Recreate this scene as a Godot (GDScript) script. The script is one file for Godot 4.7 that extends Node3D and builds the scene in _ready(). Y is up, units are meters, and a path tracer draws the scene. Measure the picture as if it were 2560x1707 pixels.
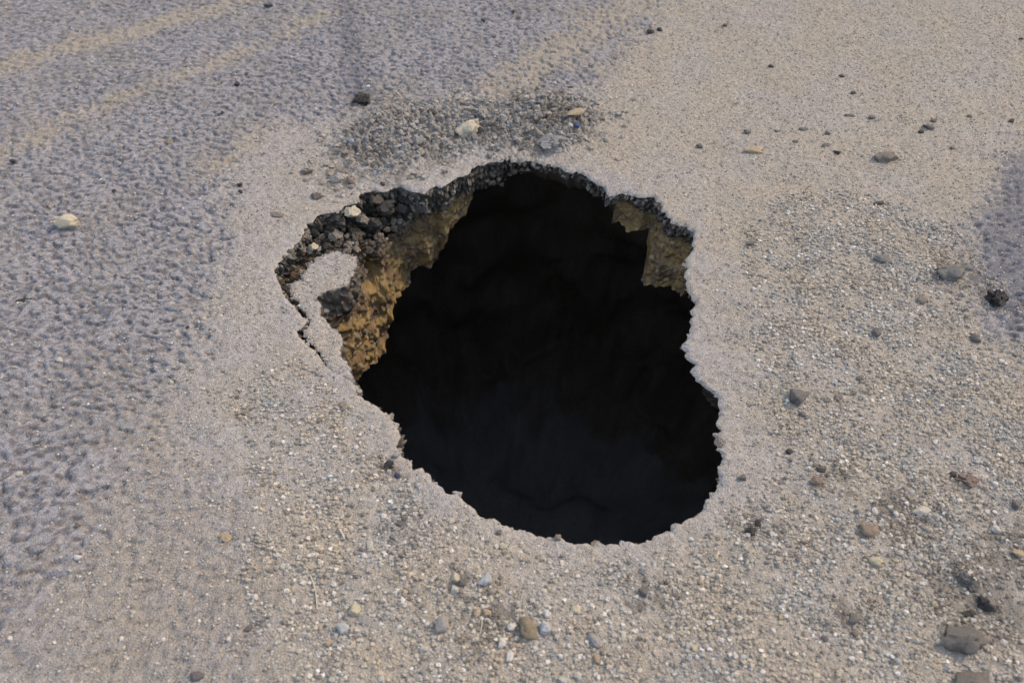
extends Node3D
# A collapsed hole in a dusty asphalt road, seen from eye height of a person leaning over it.

const RIM := [-0.618,-1.423,-0.604,-1.469,-0.588,-1.505,-0.569,-1.558,-0.565,-1.6,-0.536,-1.642,-0.504,-1.653,-0.482,-1.667,-0.479,-1.687,-0.436,-1.693,-0.438,-1.743,-0.402,-1.76,-0.363,-1.758,-0.324,-1.774,-0.29,-1.749,-0.255,-1.743,-0.226,-1.785,-0.206,-1.774,-0.18,-1.801,-0.161,-1.823,-0.136,-1.845,-0.112,-1.877,-0.082,-1.9,-0.004,-1.91,0.035,-1.906,0.068,-1.91,0.1,-1.888,0.143,-1.877,0.161,-1.847,0.206,-1.841,0.224,-1.817,0.254,-1.789,0.268,-1.768,0.277,-1.732,0.297,-1.737,0.321,-1.751,0.338,-1.737,0.374,-1.722,0.399,-1.728,0.417,-1.693,0.422,-1.662,0.438,-1.628,0.439,-1.605,0.476,-1.595,0.494,-1.563,0.484,-1.521,0.481,-1.5,0.454,-1.457,0.448,-1.401,0.44,-1.35,0.452,-1.322,0.453,-1.295,0.442,-1.276,0.426,-1.217,0.404,-1.155,0.401,-1.124,0.418,-1.105,0.411,-1.058,0.441,-1.024,0.456,-1,0.444,-0.947,0.437,-0.892,0.436,-0.862,0.44,-0.841,0.428,-0.818,0.417,-0.784,0.397,-0.769,0.386,-0.75,0.378,-0.723,0.346,-0.709,0.317,-0.697,0.299,-0.684,0.292,-0.679,0.272,-0.674,0.266,-0.664,0.255,-0.662,0.215,-0.658,0.188,-0.654,0.173,-0.658,0.129,-0.654,0.102,-0.662,0.09,-0.672,0.074,-0.674,0.064,-0.669,0.028,-0.681,0.001,-0.686,-0.007,-0.692,-0.032,-0.709,-0.048,-0.712,-0.07,-0.722,-0.091,-0.745,-0.109,-0.759,-0.128,-0.761,-0.162,-0.797,-0.172,-0.812,-0.186,-0.823,-0.204,-0.823,-0.218,-0.84,-0.233,-0.861,-0.242,-0.876,-0.239,-0.899,-0.245,-0.93,-0.266,-0.953,-0.292,-0.975,-0.301,-0.982,-0.344,-1.015,-0.358,-1.051,-0.426,-1.096,-0.431,-1.099,-0.453,-1.132,-0.465,-1.146,-0.477,-1.152,-0.492,-1.17,-0.508,-1.184,-0.515,-1.205,-0.506,-1.211,-0.495,-1.241,-0.507,-1.249,-0.529,-1.275,-0.546,-1.297,-0.56,-1.312,-0.566,-1.325,-0.582,-1.341,-0.59,-1.366,-0.604,-1.389]
const INNER := [-0.29,-1.749,-0.255,-1.743,-0.226,-1.785,-0.206,-1.774,-0.18,-1.801,-0.161,-1.823,-0.136,-1.845,-0.112,-1.877,-0.082,-1.9,-0.004,-1.91,0.035,-1.906,0.068,-1.91,0.1,-1.888,0.143,-1.877,0.161,-1.847,0.206,-1.841,0.224,-1.817,0.254,-1.789,0.268,-1.768,0.277,-1.732,0.297,-1.737,0.321,-1.751,0.338,-1.737,0.374,-1.722,0.399,-1.728,0.417,-1.693,0.422,-1.662,0.438,-1.628,0.439,-1.605,0.476,-1.595,0.494,-1.563,0.484,-1.521,0.481,-1.5,0.454,-1.457,0.448,-1.401,0.44,-1.35,0.452,-1.322,0.453,-1.295,0.442,-1.276,0.426,-1.217,0.404,-1.155,0.401,-1.124,0.418,-1.105,0.411,-1.058,0.441,-1.024,0.456,-1,0.444,-0.947,0.437,-0.892,0.436,-0.862,0.44,-0.841,0.428,-0.818,0.417,-0.784,0.397,-0.769,0.386,-0.75,0.378,-0.723,0.346,-0.709,0.317,-0.697,0.299,-0.684,0.292,-0.679,0.272,-0.674,0.266,-0.664,0.255,-0.662,0.215,-0.658,0.188,-0.654,0.173,-0.658,0.129,-0.654,0.102,-0.662,0.09,-0.672,0.074,-0.674,0.064,-0.669,0.028,-0.681,0.001,-0.686,-0.007,-0.692,-0.032,-0.709,-0.048,-0.712,-0.07,-0.722,-0.091,-0.745,-0.109,-0.759,-0.128,-0.761,-0.162,-0.797,-0.172,-0.812,-0.186,-0.823,-0.204,-0.823,-0.218,-0.84,-0.233,-0.861,-0.242,-0.876,-0.239,-0.899,-0.245,-0.93,-0.266,-0.953,-0.292,-0.975,-0.301,-0.982,-0.344,-1.015,-0.358,-1.052,-0.373,-1.092,-0.401,-1.129,-0.404,-1.162,-0.421,-1.211,-0.446,-1.23,-0.457,-1.251,-0.474,-1.281,-0.47,-1.331,-0.427,-1.382,-0.412,-1.435,-0.409,-1.49,-0.394,-1.539,-0.37,-1.607,-0.335,-1.687]
const SLAB := [-0.351,-1.04,-0.361,-1.062,-0.373,-1.092,-0.401,-1.129,-0.406,-1.148,-0.401,-1.17,-0.405,-1.187,-0.421,-1.211,-0.446,-1.23,-0.457,-1.251,-0.474,-1.27,-0.482,-1.312,-0.497,-1.341,-0.473,-1.357,-0.427,-1.382,-0.422,-1.401,-0.409,-1.452,-0.418,-1.5,-0.445,-1.505,-0.473,-1.518,-0.51,-1.505,-0.536,-1.474,-0.555,-1.427,-0.548,-1.406,-0.573,-1.389,-0.567,-1.361,-0.562,-1.345,-0.56,-1.328,-0.54,-1.324,-0.537,-1.304,-0.523,-1.29,-0.491,-1.245,-0.493,-1.23,-0.502,-1.205,-0.495,-1.187,-0.48,-1.171,-0.466,-1.155,-0.454,-1.14,-0.432,-1.105,-0.421,-1.087]
const SAND_AREA := [0.76,-3.674,0.574,-2.96,0.413,-2.626,0.188,-2.26,0.067,-2.23,-0.176,-2.299,-0.426,-2.23,-0.584,-2.137,-0.752,-2.137,-0.836,-1.999,-0.854,-1.831,-0.796,-1.607,-0.768,-1.382,-0.768,-1.241,-0.741,-1.113,-0.751,-0.996,-0.785,-0.86,-0.798,-0.738,-0.819,-0.621,-0.859,-0.501,-1.007,-0.316,1.033,-0.316,1.5,-1.113,1.197,-1.137,1.122,-1.227,1.178,-1.397,1.269,-1.607,1.369,-1.678,1.498,-1.892,1.707,-2.021,3.189,-3.674]
const GRAVEL_AREA := [-0.648,-1.041,-0.482,-1.113,-0.336,-0.996,-0.229,-0.812,-0.062,-0.686,0.09,-0.633,0.272,-0.641,0.384,-0.678,0.531,-0.812,0.548,-0.996,0.583,-1.241,0.616,-1.539,0.776,-1.753,1.007,-1.753,1.238,-1.607,1.128,-1.241,1.185,-1.113,1.432,-0.996,1.033,-0.316,-0.37,-0.316,-0.509,-0.621,-0.53,-0.84]
const RUBBLE_AREA := [-0.509,-2.066,-0.372,-2.222,-0.106,-2.23,0.162,-2.286,0.274,-2.161,0.187,-1.999,0.049,-1.959,-0.099,-1.972,-0.232,-1.934,-0.382,-1.851,-0.492,-1.871,-0.545,-1.977]
const THIN_DUST := [-0.798,-0.738,-0.731,-0.931,-0.571,-0.747,-0.475,-0.605,-0.368,-0.369,-1.007,-0.316,-0.859,-0.501,-0.819,-0.621]
const DARK_SOIL := [[0.834,-0.559,0.08],[0.942,-0.621,0.067],[0.895,-0.501,0.063],[0.602,-0.511,0.032],[0.24,-0.563,0.025],[-0.032,-0.511,0.043],[-0.088,-0.57,0.028],[1.137,-1.397,0.051],[0.763,-0.716,0.055],[0.651,-0.802,0.033],[0.463,-0.686,0.031],[-0.218,-0.703,0.027],[-0.246,-0.821,0.025],[-0.501,-2.248,0.053],[-0.507,-1.811,0.053],[0.143,-2.137,0.091],[0.062,-1.977,0.05],[-0.331,-1.821,0.043],[-0.232,-1.923,0.044],[-0.063,-2.032,0.057],[-0.483,-2.066,0.046],[-0.426,-1.913,0.044],[0.216,-2.066,0.046],[-0.516,-1.944,0.044],[0.013,-2.248,0.04]]
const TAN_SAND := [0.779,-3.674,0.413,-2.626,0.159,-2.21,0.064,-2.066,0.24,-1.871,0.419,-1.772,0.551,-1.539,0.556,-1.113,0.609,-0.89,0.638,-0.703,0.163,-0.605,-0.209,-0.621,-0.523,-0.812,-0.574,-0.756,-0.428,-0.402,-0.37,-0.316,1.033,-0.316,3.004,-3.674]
const BLUE_GREY_PATCH := [1.575,-1.851,1.393,-1.607,1.266,-1.353,1.323,-1.241]  # middle line of a patch toned darker and blue-grey
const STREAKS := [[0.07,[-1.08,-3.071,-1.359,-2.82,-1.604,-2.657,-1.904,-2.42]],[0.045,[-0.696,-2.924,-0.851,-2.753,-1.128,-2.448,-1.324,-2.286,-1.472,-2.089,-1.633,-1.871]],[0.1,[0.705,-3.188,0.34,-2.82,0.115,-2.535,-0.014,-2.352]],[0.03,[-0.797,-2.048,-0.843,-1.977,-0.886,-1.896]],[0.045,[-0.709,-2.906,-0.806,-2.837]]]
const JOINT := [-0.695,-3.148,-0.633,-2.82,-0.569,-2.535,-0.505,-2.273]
const STONES := [
["rock",-1.222,-1.602,0.0662,0.0431,0.0533,"cream","a","cream angular stone lying alone on the bare grey asphalt, largest one there",""],
["rock",-0.141,-2.043,0.0834,0.0601,0.0743,"cream","a","rounded cream lump sitting in the rubble heap behind the hole",""],
["asphalt_chunk",0.119,-1.966,0.0914,0.0609,0.0752,"grey","a","pale grey jagged chunk in the rubble heap closest to the hole's broken rim",""],
["asphalt_chunk",-0.098,-2.126,0.0569,0.0418,0.0516,"grey","a","grey lump of broken asphalt among the coarse rubble, behind the cream lump",""],
["asphalt_chunk",-0.283,-1.98,0.0422,0.0316,0.0391,"grey","a","small grey block in the rubble beside the smooth ledge above the rim",""],
["asphalt_chunk",0.127,-2.14,0.0831,0.0249,0.0374,"brown","f","flat brownish slab of stone lying on the rubble heap",""],
["stone",0.199,-2.127,0.0699,0.0210,0.0314,"tan","f","thin tan flake of stone leaning on the rubble heap edge",""],
["asphalt_chunk",0.081,-2.112,0.0386,0.0372,0.0460,"grey","a","upright grey lump beside the flat brownish slab in the rubble",""],
["stone",-0.262,-2.14,0.0260,0.0177,0.0218,"black","a","small black stone in the rubble heap behind the hole",""],
["plastic_chip",0.206,-2.072,0.0166,0.0130,0.0160,"blue","r","tiny blue chip lying on the rubble heap edge",""],
["stone",-0.068,-2.711,0.0241,0.0166,0.0205,"black","r","small rounded black stone some way from the grey lump",""],
["stone",-0.111,-2.854,0.0187,0.0119,0.0147,"black","r","small rounded black stone some way from the black stone","rounded black stones some way from the black stone"],
["stone",0.005,-2.923,0.0174,0.0134,0.0166,"black","r","small rounded black stone some way from the black stone","rounded black stones some way from the black stone"],
["stone",0.027,-2.87,0.0219,0.0146,0.0180,"dark","r","small rounded dark stone some way from the black stone","rounded dark stones some way from the black stone"],
["stone",0.525,-2.742,0.0334,0.0193,0.0239,"black","a","black stone, larger of a close pair on the asphalt far behind the hole",""],
["stone",0.56,-2.755,0.0198,0.0194,0.0240,"black","a","smaller black stone of a close pair far behind the hole",""],
["stone",0.093,-2.325,0.0300,0.0162,0.0210,"dark","a","small angular dark stone near the flat brownish slab",""],
["stone",0.196,-2.344,0.0357,0.0107,0.0178,"black","f","small flat black stone some way from the flat brownish slab",""],
["stone",0.153,-2.588,0.0292,0.0146,0.0205,"dark","r","small rounded dark stone some way from the black stone","rounded dark stones some way from the black stone"],
["asphalt_chunk",-0.5,-2.247,0.0695,0.0348,0.0487,"black","a","long black clod of asphalt at the end of the dark joint line",""],
["stone",0.82,-2.801,0.0246,0.0157,0.0194,"dark","r","small rounded dark stone some way from the black stone","rounded dark stones some way from the black stone"],
["stone",0.919,-2.478,0.0185,0.0145,0.0179,"black","r","small rounded black stone some way from the black stone","rounded black stones some way from the black stone"],
["stone",1.146,-2.405,0.0167,0.0130,0.0161,"black","r","small rounded black stone some way from the end dark stone","rounded black stones some way from the end dark stone"],
["stone",1.153,-2.297,0.0244,0.0150,0.0185,"dark","a","small angular dark stone some way from the end dark stone",""],
["stone",1.102,-2.16,0.0366,0.0110,0.0164,"dark","f","small flat dark stone some way from the end black stone",""],
["stone",1.168,-2.142,0.0247,0.0133,0.0173,"dark","r","small rounded dark stone near the end black stone","rounded dark stones near the end black stone"],
["stone",1.358,-2.12,0.0258,0.0143,0.0181,"dark","r","end dark stone of a row of three, farthest from the hole",""],
["stone",1.326,-2.083,0.0383,0.0192,0.0268,"dark","a","widest dark stone, middle one of a row of three",""],
["stone",1.295,-2.058,0.0228,0.0129,0.0160,"black","r","end black stone of a row of three, nearest to the hole",""],
["stone",0.742,-2.05,0.0253,0.0151,0.0186,"dark","a","small angular dark stone near the flat pale yellowish stone","angular dark stones near the flat pale yellowish stone"],
["stone",0.926,-2.071,0.0331,0.0099,0.0166,"dark","f","small flat dark stone some way from the flat pale yellowish stone",""],
["stone",0.839,-2.059,0.0254,0.0076,0.0114,"dark","f","small flat dark stone near the flat pale yellowish stone",""],
["stone",0.883,-2.003,0.0212,0.0106,0.0149,"dark","r","small rounded dark stone near the flat pale yellowish stone",""],
["stone",0.998,-2.047,0.0253,0.0126,0.0177,"dark","a","small angular dark stone near the large brownish",""],
["stone",0.996,-1.947,0.0258,0.0136,0.0181,"black","a","small angular black stone near the large brownish",""],
["stone",0.976,-1.984,0.0397,0.0119,0.0179,"dark","f","small flat dark stone near the large brownish",""],
["rock",1.135,-1.918,0.0804,0.0402,0.0563,"brown","r","large brownish half-buried stone on the sandy road behind the hole",""],
["stone",0.742,-1.954,0.0640,0.0192,0.0320,"tan","f","flat pale yellowish stone bedded in sand behind the hole",""],
["stone",0.581,-1.981,0.0248,0.0148,0.0182,"dark","a","small angular dark stone near the flat pale yellowish stone","angular dark stones near the flat pale yellowish stone"],
["stone",1.038,-1.691,0.0386,0.0116,0.0193,"black","f","long dark flat stone on the coarse sand beside the blue-grey patch",""],
["stone",1.61,-2.123,0.0246,0.0132,0.0172,"black","r","small rounded black stone some way from the end dark stone","rounded black stones some way from the end dark stone"],
["stone",1.486,-2.148,0.0169,0.0111,0.0137,"dark","r","small rounded dark stone near the end dark stone",""],
["stone",1.361,-1.972,0.0173,0.0105,0.0130,"dark","r","small rounded dark stone near the end black stone","rounded dark stones near the end black stone"],
["stone",1.898,-2.681,0.0164,0.0127,0.0157,"black","r","small rounded black stone some way from the end dark stone","rounded black stones some way from the end dark stone"],
["stone",0.64,-1.524,0.0333,0.0183,0.0233,"brown","a","brownish grey stone on smooth dust closest beside the hole's soil-lined rim",""],
["stone",0.965,-1.449,0.0419,0.0210,0.0293,"green","a","flat dark green-grey stone in the pale gravel",""],
["rock",1.121,-1.397,0.0803,0.0525,0.0648,"green","r","big mottled green-grey stone half buried beside the blue-grey patch",""],
["asphalt_chunk",1.206,-1.307,0.0638,0.0423,0.0523,"black","a","black lump of asphalt lying on the blue-grey patch",""],
["stone",0.627,-0.998,0.0407,0.0406,0.0501,"dark","a","dark knobbly stone on smooth dust beside the hole",""],
["stone",0.866,-1.193,0.0258,0.0211,0.0261,"dark","a","small angular dark stone near the rounded grey-brown stone","angular dark stones near the rounded grey-brown stone"],
["stone",1.097,-1.177,0.0228,0.0226,0.0279,"dark","a","small angular dark stone near the rounded grey-brown stone","angular dark stones near the rounded grey-brown stone"],
["stone",1.018,-1.303,0.0299,0.0169,0.0209,"brown","r","rounded grey-brown stone in gravel below the big mottled stone",""],
["stone",0.693,-0.989,0.0194,0.0058,0.0106,"dark","f","small flat dark stone close to the dark knobbly stone",""],
["stone",0.719,-0.998,0.0212,0.0120,0.0149,"brown","a","small angular brown stone near the dark knobbly stone",""],
["stone",0.73,-0.995,0.0088,0.0075,0.0093,"white","r","small rounded white stone near the dark knobbly stone","rounded white stones near the dark knobbly stone"],
["stone",0.848,-1.067,0.0155,0.0085,0.0108,"white","r","small rounded white stone some way from the dark knobbly stone",""],
["stone",0.785,-1.192,0.0172,0.0052,0.0105,"white","f","small flat white stone some way from the dark knobbly stone",""],
["stone",0.852,-1.497,0.0160,0.0109,0.0134,"white","a","small angular white stone near the flat dark green-grey stone","angular white stones near the flat dark green-grey stone"],
["stone",0.763,-1.48,0.0169,0.0090,0.0119,"white","a","small angular white stone near the brownish grey stone","angular white stones near the brownish grey stone"],
["stone",0.847,-1.678,0.0147,0.0096,0.0119,"white","r","small rounded white stone near the long dark flat stone","rounded white stones near the long dark flat stone"],
["stone",0.712,-1.538,0.0140,0.0110,0.0136,"white","r","small rounded white stone close to the brownish grey stone",""],
["stone",0.746,-0.94,0.0259,0.0078,0.0117,"pale","f","small flat pale stone near the dark knobbly stone",""],
["stone",1.131,-1.109,0.0148,0.0110,0.0136,"white","r","bright white round pebble at the edge of the blue-grey patch",""],
["stone",1.066,-1.112,0.0222,0.0157,0.0194,"pale","r","small rounded pale stone near the rounded grey-brown stone","rounded pale stones near the rounded grey-brown stone"],
["stone",0.783,-1.053,0.0199,0.0100,0.0139,"dark","a","small angular dark stone near the dark knobbly stone",""],
["stone",0.628,-0.953,0.0156,0.0118,0.0146,"dark","a","small angular dark stone close to the dark knobbly stone",""],
["stone",0.682,-0.681,0.0354,0.0288,0.0356,"orange","r","orange-brown rounded pebble in the coarse gravel",""],
["stone",0.612,-0.783,0.0323,0.0192,0.0237,"red","a","reddish brown angular pebble on the gravel beside the hole",""],
["stone",0.709,-0.72,0.0133,0.0113,0.0140,"white","r","small rounded white stone close to the orange-brown rounded pebble",""],
["stone",0.747,-0.713,0.0109,0.0093,0.0115,"white","r","small rounded white stone close to the long pale flat stone","rounded white stones close to the long pale flat stone"],
["stone",0.741,-0.728,0.0110,0.0080,0.0099,"white","r","small rounded white stone close to the long pale flat stone","rounded white stones close to the long pale flat stone"],
["stone",0.8,-0.72,0.0486,0.0146,0.0219,"pale","f","long pale flat stone in the coarse gravel above a dark hollow",""],
["stone",0.929,-0.682,0.0216,0.0151,0.0186,"pale","a","small angular pale stone near the long reddish brown flake",""],
["stone",0.677,-0.617,0.0269,0.0165,0.0204,"yellow","a","pale yellow angular stone in coarse gravel near the orange-brown pebble",""],
["stone",0.728,-0.634,0.0166,0.0096,0.0119,"pale","a","small angular pale stone close to the pale yellow angular stone",""],
["stone",0.629,-0.813,0.0221,0.0066,0.0139,"black","f","flat blackish stone above the reddish brown pebble",""],
["stone",0.577,-0.859,0.0142,0.0106,0.0131,"black","r","small rounded black stone close to the flat blackish stone",""],
["stone",0.893,-0.8,0.0195,0.0124,0.0154,"black","a","small angular black stone close to the long reddish brown flake",""],
["asphalt_chunk",0.918,-0.786,0.0614,0.0184,0.0307,"red","f","long reddish brown flake lying in the gravel",""],
["stone",0.99,-0.735,0.0189,0.0189,0.0284,"dark","a","small angular dark stone near the long reddish brown flake",""],
["stone",0.601,-0.507,0.0226,0.0132,0.0163,"dark","a","small angular dark stone near the pale yellow angular stone","angular dark stones near the pale yellow angular stone"],
["rock",0.776,-0.469,0.0776,0.0424,0.0543,"stain","a","large dark grey-brown rock, biggest one in the gravel",""],
["asphalt_chunk",0.832,-0.576,0.0439,0.0249,0.0307,"dark","a","dark crumbly clod behind the large dark grey-brown rock",""],
["asphalt_chunk",0.844,-0.534,0.0244,0.0244,0.0366,"black","a","upright black clod behind the large dark grey-brown rock",""],
["asphalt_chunk",0.809,-0.517,0.0327,0.0098,0.0170,"black","f","flat black clod touching the large dark grey-brown rock",""],
["stone",0.81,-0.506,0.0120,0.0090,0.0111,"white","r","white pebble against the large dark grey-brown rock",""],
["asphalt_chunk",0.456,-0.674,0.0245,0.0170,0.0209,"black","a","black clod of asphalt beside the hole, larger of a touching pair",""],
["asphalt_chunk",0.473,-0.691,0.0155,0.0118,0.0146,"black","a","black clod of asphalt beside the hole, smaller of a touching pair",""],
["rock",0.761,-0.399,0.0775,0.0387,0.0542,"stain","a","warm brown rock in the gravel in front of the large dark grey-brown rock",""],
["stone",0.553,-0.654,0.0182,0.0103,0.0128,"brown","a","small angular brown stone near the black clod","angular brown stones near the black clod"],
["stone",0.949,-0.633,0.0211,0.0141,0.0174,"tan","a","small angular tan stone near the dark crumbly clod",""],
["stone",0.6,-0.483,0.0181,0.0095,0.0127,"brown","a","small angular brown stone near the pale yellow angular stone",""],
["stone",0.543,-0.476,0.0139,0.0095,0.0117,"dark","a","small angular dark stone near the pale yellow angular stone","angular dark stones near the pale yellow angular stone"],
["stone",-0.28,-0.523,0.0257,0.0218,0.0269,"yellow","a","cream and yellow blocky stone in the gravel beside a long straw",""],
["stone",-0.325,-0.572,0.0139,0.0074,0.0097,"white","r","small rounded white stone close to the cream and yellow blocky stone",""],
["stone",-0.355,-0.613,0.0112,0.0089,0.0110,"white","r","small rounded white stone near the cream and yellow blocky stone","rounded white stones near the cream and yellow blocky stone"],
["stone",-0.373,-0.628,0.0120,0.0096,0.0118,"white","r","small rounded white stone near the cream and yellow blocky stone","rounded white stones near the cream and yellow blocky stone"],
["stone",-0.269,-0.648,0.0129,0.0129,0.0175,"pale","r","small rounded pale stone near the cream and yellow blocky stone",""],
["stone",-0.294,-0.491,0.0238,0.0179,0.0221,"bluegrey","a","pale bluish stone beside the cream and yellow blocky stone",""],
["stone",-0.258,-0.504,0.0311,0.0093,0.0198,"grey","f","smooth flat grey stone touching the cream and yellow blocky stone",""],
["stone",-0.391,-0.54,0.0122,0.0092,0.0113,"white","r","small rounded white stone near the pale bluish stone",""],
["stone",-0.103,-0.581,0.0161,0.0161,0.0216,"yellow","a","tan yellow stone standing behind a pale grey one, with a dark one beside it",""],
["stone",-0.102,-0.562,0.0204,0.0148,0.0183,"pale","a","pale grey stone in front of a tan yellow one",""],
["stone",-0.09,-0.574,0.0175,0.0137,0.0169,"dark","a","dark stone beside the tan yellow and pale grey pair",""],
["stone",-0.044,-0.519,0.0164,0.0109,0.0134,"tan","a","tan pebble, wider of two side by side in the gravel",""],
["stone",-0.062,-0.519,0.0135,0.0135,0.0179,"tan","a","tan pebble, taller of two side by side in the gravel",""],
["stone",0,-0.494,0.0140,0.0140,0.0199,"white","a","white pointed stone beside the round brown pebble",""],
["stone",0.029,-0.49,0.0336,0.0333,0.0412,"olive","r","round olive brown pebble between two white stones",""],
["stone",0.058,-0.489,0.0224,0.0202,0.0250,"bluegrey","a","bluish white stone beside the round olive brown pebble",""],
["stone",0.062,-0.515,0.0149,0.0127,0.0156,"white","a","white cube-like stone above the bluish white one",""],
["stone",-0.017,-0.465,0.0138,0.0138,0.0207,"white","a","elongated white stone lying lengthwise in the gravel",""],
["stone",-0.004,-0.444,0.0137,0.0137,0.0201,"white","r","oval white stone next to the elongated white one",""],
["stone",-0.15,-0.459,0.0186,0.0105,0.0130,"pale","a","small angular pale stone close to the smooth grey egg-shaped stone",""],
["stone",-0.05,-0.578,0.0308,0.0187,0.0231,"bluegrey","a","bluish grey crumbly lump in the gravel",""],
["stone",-0.122,-0.497,0.0253,0.0253,0.0340,"grey","r","smooth grey egg-shaped stone sunk in the gravel",""],
["stone",-0.017,-0.645,0.0174,0.0096,0.0122,"yellow","a","small angular yellowish stone close to the bluish grey crumbly lump",""],
["stone",0.039,-0.456,0.0083,0.0083,0.0116,"white","a","small angular white stone close to the round olive brown pebble",""],
["stone",-0.219,-0.408,0.0121,0.0091,0.0113,"pale","r","small rounded pale stone near the smooth flat grey stone",""],
["stone",0.114,-0.526,0.0193,0.0146,0.0180,"cream","a","cream stone with a flat top in the gravel, beside darker grit",""],
["stone",0.304,-0.52,0.0100,0.0085,0.0105,"white","r","small rounded white stone some way from the black clod","rounded white stones some way from the black clod"],
["stone",0.363,-0.592,0.0199,0.0060,0.0096,"pale","f","pale oblong flat stone in the gravel",""],
["stone",0.298,-0.61,0.0097,0.0076,0.0094,"white","r","small rounded white stone near the black clod","rounded white stones near the black clod"],
["stone",0.308,-0.582,0.0110,0.0056,0.0077,"white","r","small rounded white stone near the black clod","rounded white stones near the black clod"],
["stone",0.381,-0.625,0.0090,0.0090,0.0135,"yellow","a","small angular yellowish stone near the black clod",""],
["stone",0.143,-0.437,0.0123,0.0123,0.0184,"orange","a","pinkish orange shard standing in the gravel",""],
["stone",0.275,-0.476,0.0118,0.0089,0.0110,"white","r","small rounded white stone some way from the bluish white stone",""],
["stone",0.144,-0.41,0.0094,0.0091,0.0113,"white","a","small angular white stone near the bluish white stone",""],
["stone",0.193,-0.478,0.0125,0.0107,0.0132,"pale","r","small rounded pale stone near the bluish white stone",""],
["stone",0.313,-0.459,0.0117,0.0117,0.0159,"yellow","a","small angular yellowish stone some way from the bluish white stone",""],
["stone",0.238,-0.56,0.0189,0.0185,0.0229,"dark","a","dark angular grit lump in a hollow of the gravel",""],
["stone",0.144,-0.47,0.0194,0.0194,0.0291,"grey","r","grey upright stone half sunk in the gravel",""],
["stone",0.085,-0.406,0.0174,0.0103,0.0127,"pale","a","small angular pale stone near the bluish white stone","angular pale stones near the bluish white stone"],
["stone",0.11,-0.413,0.0161,0.0103,0.0127,"pale","a","small angular pale stone near the bluish white stone","angular pale stones near the bluish white stone"],
["stone",0.456,-0.488,0.0091,0.0077,0.0096,"white","r","small rounded white stone near the black clod","rounded white stones near the black clod"],
["stone",0.38,-0.445,0.0089,0.0089,0.0115,"white","r","small rounded white stone some way from the black clod","rounded white stones some way from the black clod"],
["stone",0.097,-0.475,0.0097,0.0083,0.0102,"white","r","small rounded white stone close to the bluish white stone","rounded white stones close to the bluish white stone"],
["stone",0.097,-0.461,0.0083,0.0076,0.0094,"white","r","small rounded white stone close to the bluish white stone","rounded white stones close to the bluish white stone"],
["stone",-0.815,-0.627,0.0165,0.0102,0.0126,"white","r","white oval pebble at the edge of the sand on the asphalt",""],
["stone",-0.546,-0.665,0.0260,0.0169,0.0209,"tan","a","tan angular stone on the smooth dust",""],
["stone",-0.461,-0.547,0.0115,0.0098,0.0121,"white","a","small angular white stone near the tan angular stone",""],
["stone",-0.678,-0.475,0.0083,0.0071,0.0088,"white","r","small rounded white stone some way from the tan angular stone","rounded white stones some way from the tan angular stone"],
["stone",-0.606,-0.475,0.0083,0.0071,0.0088,"white","r","small rounded white stone near the tan angular stone","rounded white stones near the tan angular stone"],
["stone",-0.491,-0.475,0.0083,0.0077,0.0095,"white","r","small rounded white stone near the tan angular stone","rounded white stones near the tan angular stone"],
["stone",-0.87,-0.475,0.0090,0.0089,0.0109,"white","r","small rounded white stone some way from the tan angular stone","rounded white stones some way from the tan angular stone"],
["stone",-0.841,-0.692,0.0101,0.0079,0.0097,"dark","r","small rounded dark stone some way from the tan angular stone","rounded dark stones some way from the tan angular stone"],
["stone",-0.886,-0.639,0.0075,0.0064,0.0079,"dark","r","small rounded dark stone some way from the tan angular stone","rounded dark stones some way from the tan angular stone"],
["stone",-0.462,-0.494,0.0154,0.0107,0.0133,"dark","r","small rounded dark stone near the pale bluish stone",""],
["stone",-0.529,-0.413,0.0242,0.0126,0.0169,"dark","a","small angular dark stone some way from the pale bluish stone",""],
["stone",-0.758,-0.89,0.0101,0.0072,0.0089,"dark","r","small rounded dark stone some way from the tan angular stone","rounded dark stones some way from the tan angular stone"],
["stone",-1.008,-0.812,0.0163,0.0139,0.0172,"pale","r","small rounded pale stone some way from the tan angular stone",""],
["stone",-1.047,-1.114,0.0158,0.0110,0.0136,"pale","r","small rounded pale stone some way from the low black smear",""],
["stone",-0.766,-1.045,0.0135,0.0092,0.0114,"pale","a","small angular pale stone some way from the tan angular stone",""],
["stone",-0.498,-0.952,0.0104,0.0081,0.0100,"white","r","small rounded white stone some way from the dark clod","rounded white stones some way from the dark clod"],
["stone",-0.577,-0.949,0.0087,0.0066,0.0082,"white","r","small rounded white stone some way from the tan angular stone","rounded white stones some way from the tan angular stone"],
["stone",-0.538,-0.846,0.0083,0.0071,0.0087,"white","r","small rounded white stone near the tan angular stone","rounded white stones near the tan angular stone"],
["stone",-0.401,-0.794,0.0073,0.0069,0.0085,"white","r","small rounded white stone near the dark clod","rounded white stones near the dark clod"],
["stone",-1.073,-2.007,0.0275,0.0202,0.0249,"brown","a","brown-grey stone standing alone on the rough bare asphalt",""],
["stone",-1.514,-1.907,0.0182,0.0114,0.0140,"black","r","small rounded black stone some way from the cream angular stone",""],
["stone",-0.974,-2.971,0.0384,0.0192,0.0269,"black","a","small angular black stone some way from the long black clod",""],
["stone",-0.948,-2.361,0.0193,0.0141,0.0174,"black","r","small rounded black stone some way from the brown-grey stone","rounded black stones some way from the brown-grey stone"],
["stone",-0.935,-2.443,0.0155,0.0108,0.0133,"black","r","small rounded black stone some way from the brown-grey stone","rounded black stones some way from the brown-grey stone"],
["stone",-0.795,-1.785,0.0199,0.0149,0.0184,"black","a","small angular black stone near the low brownish clod",""],
["stone",-0.783,-1.748,0.0139,0.0098,0.0121,"black","r","small rounded black stone near the flat dark brown stone",""],
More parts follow.
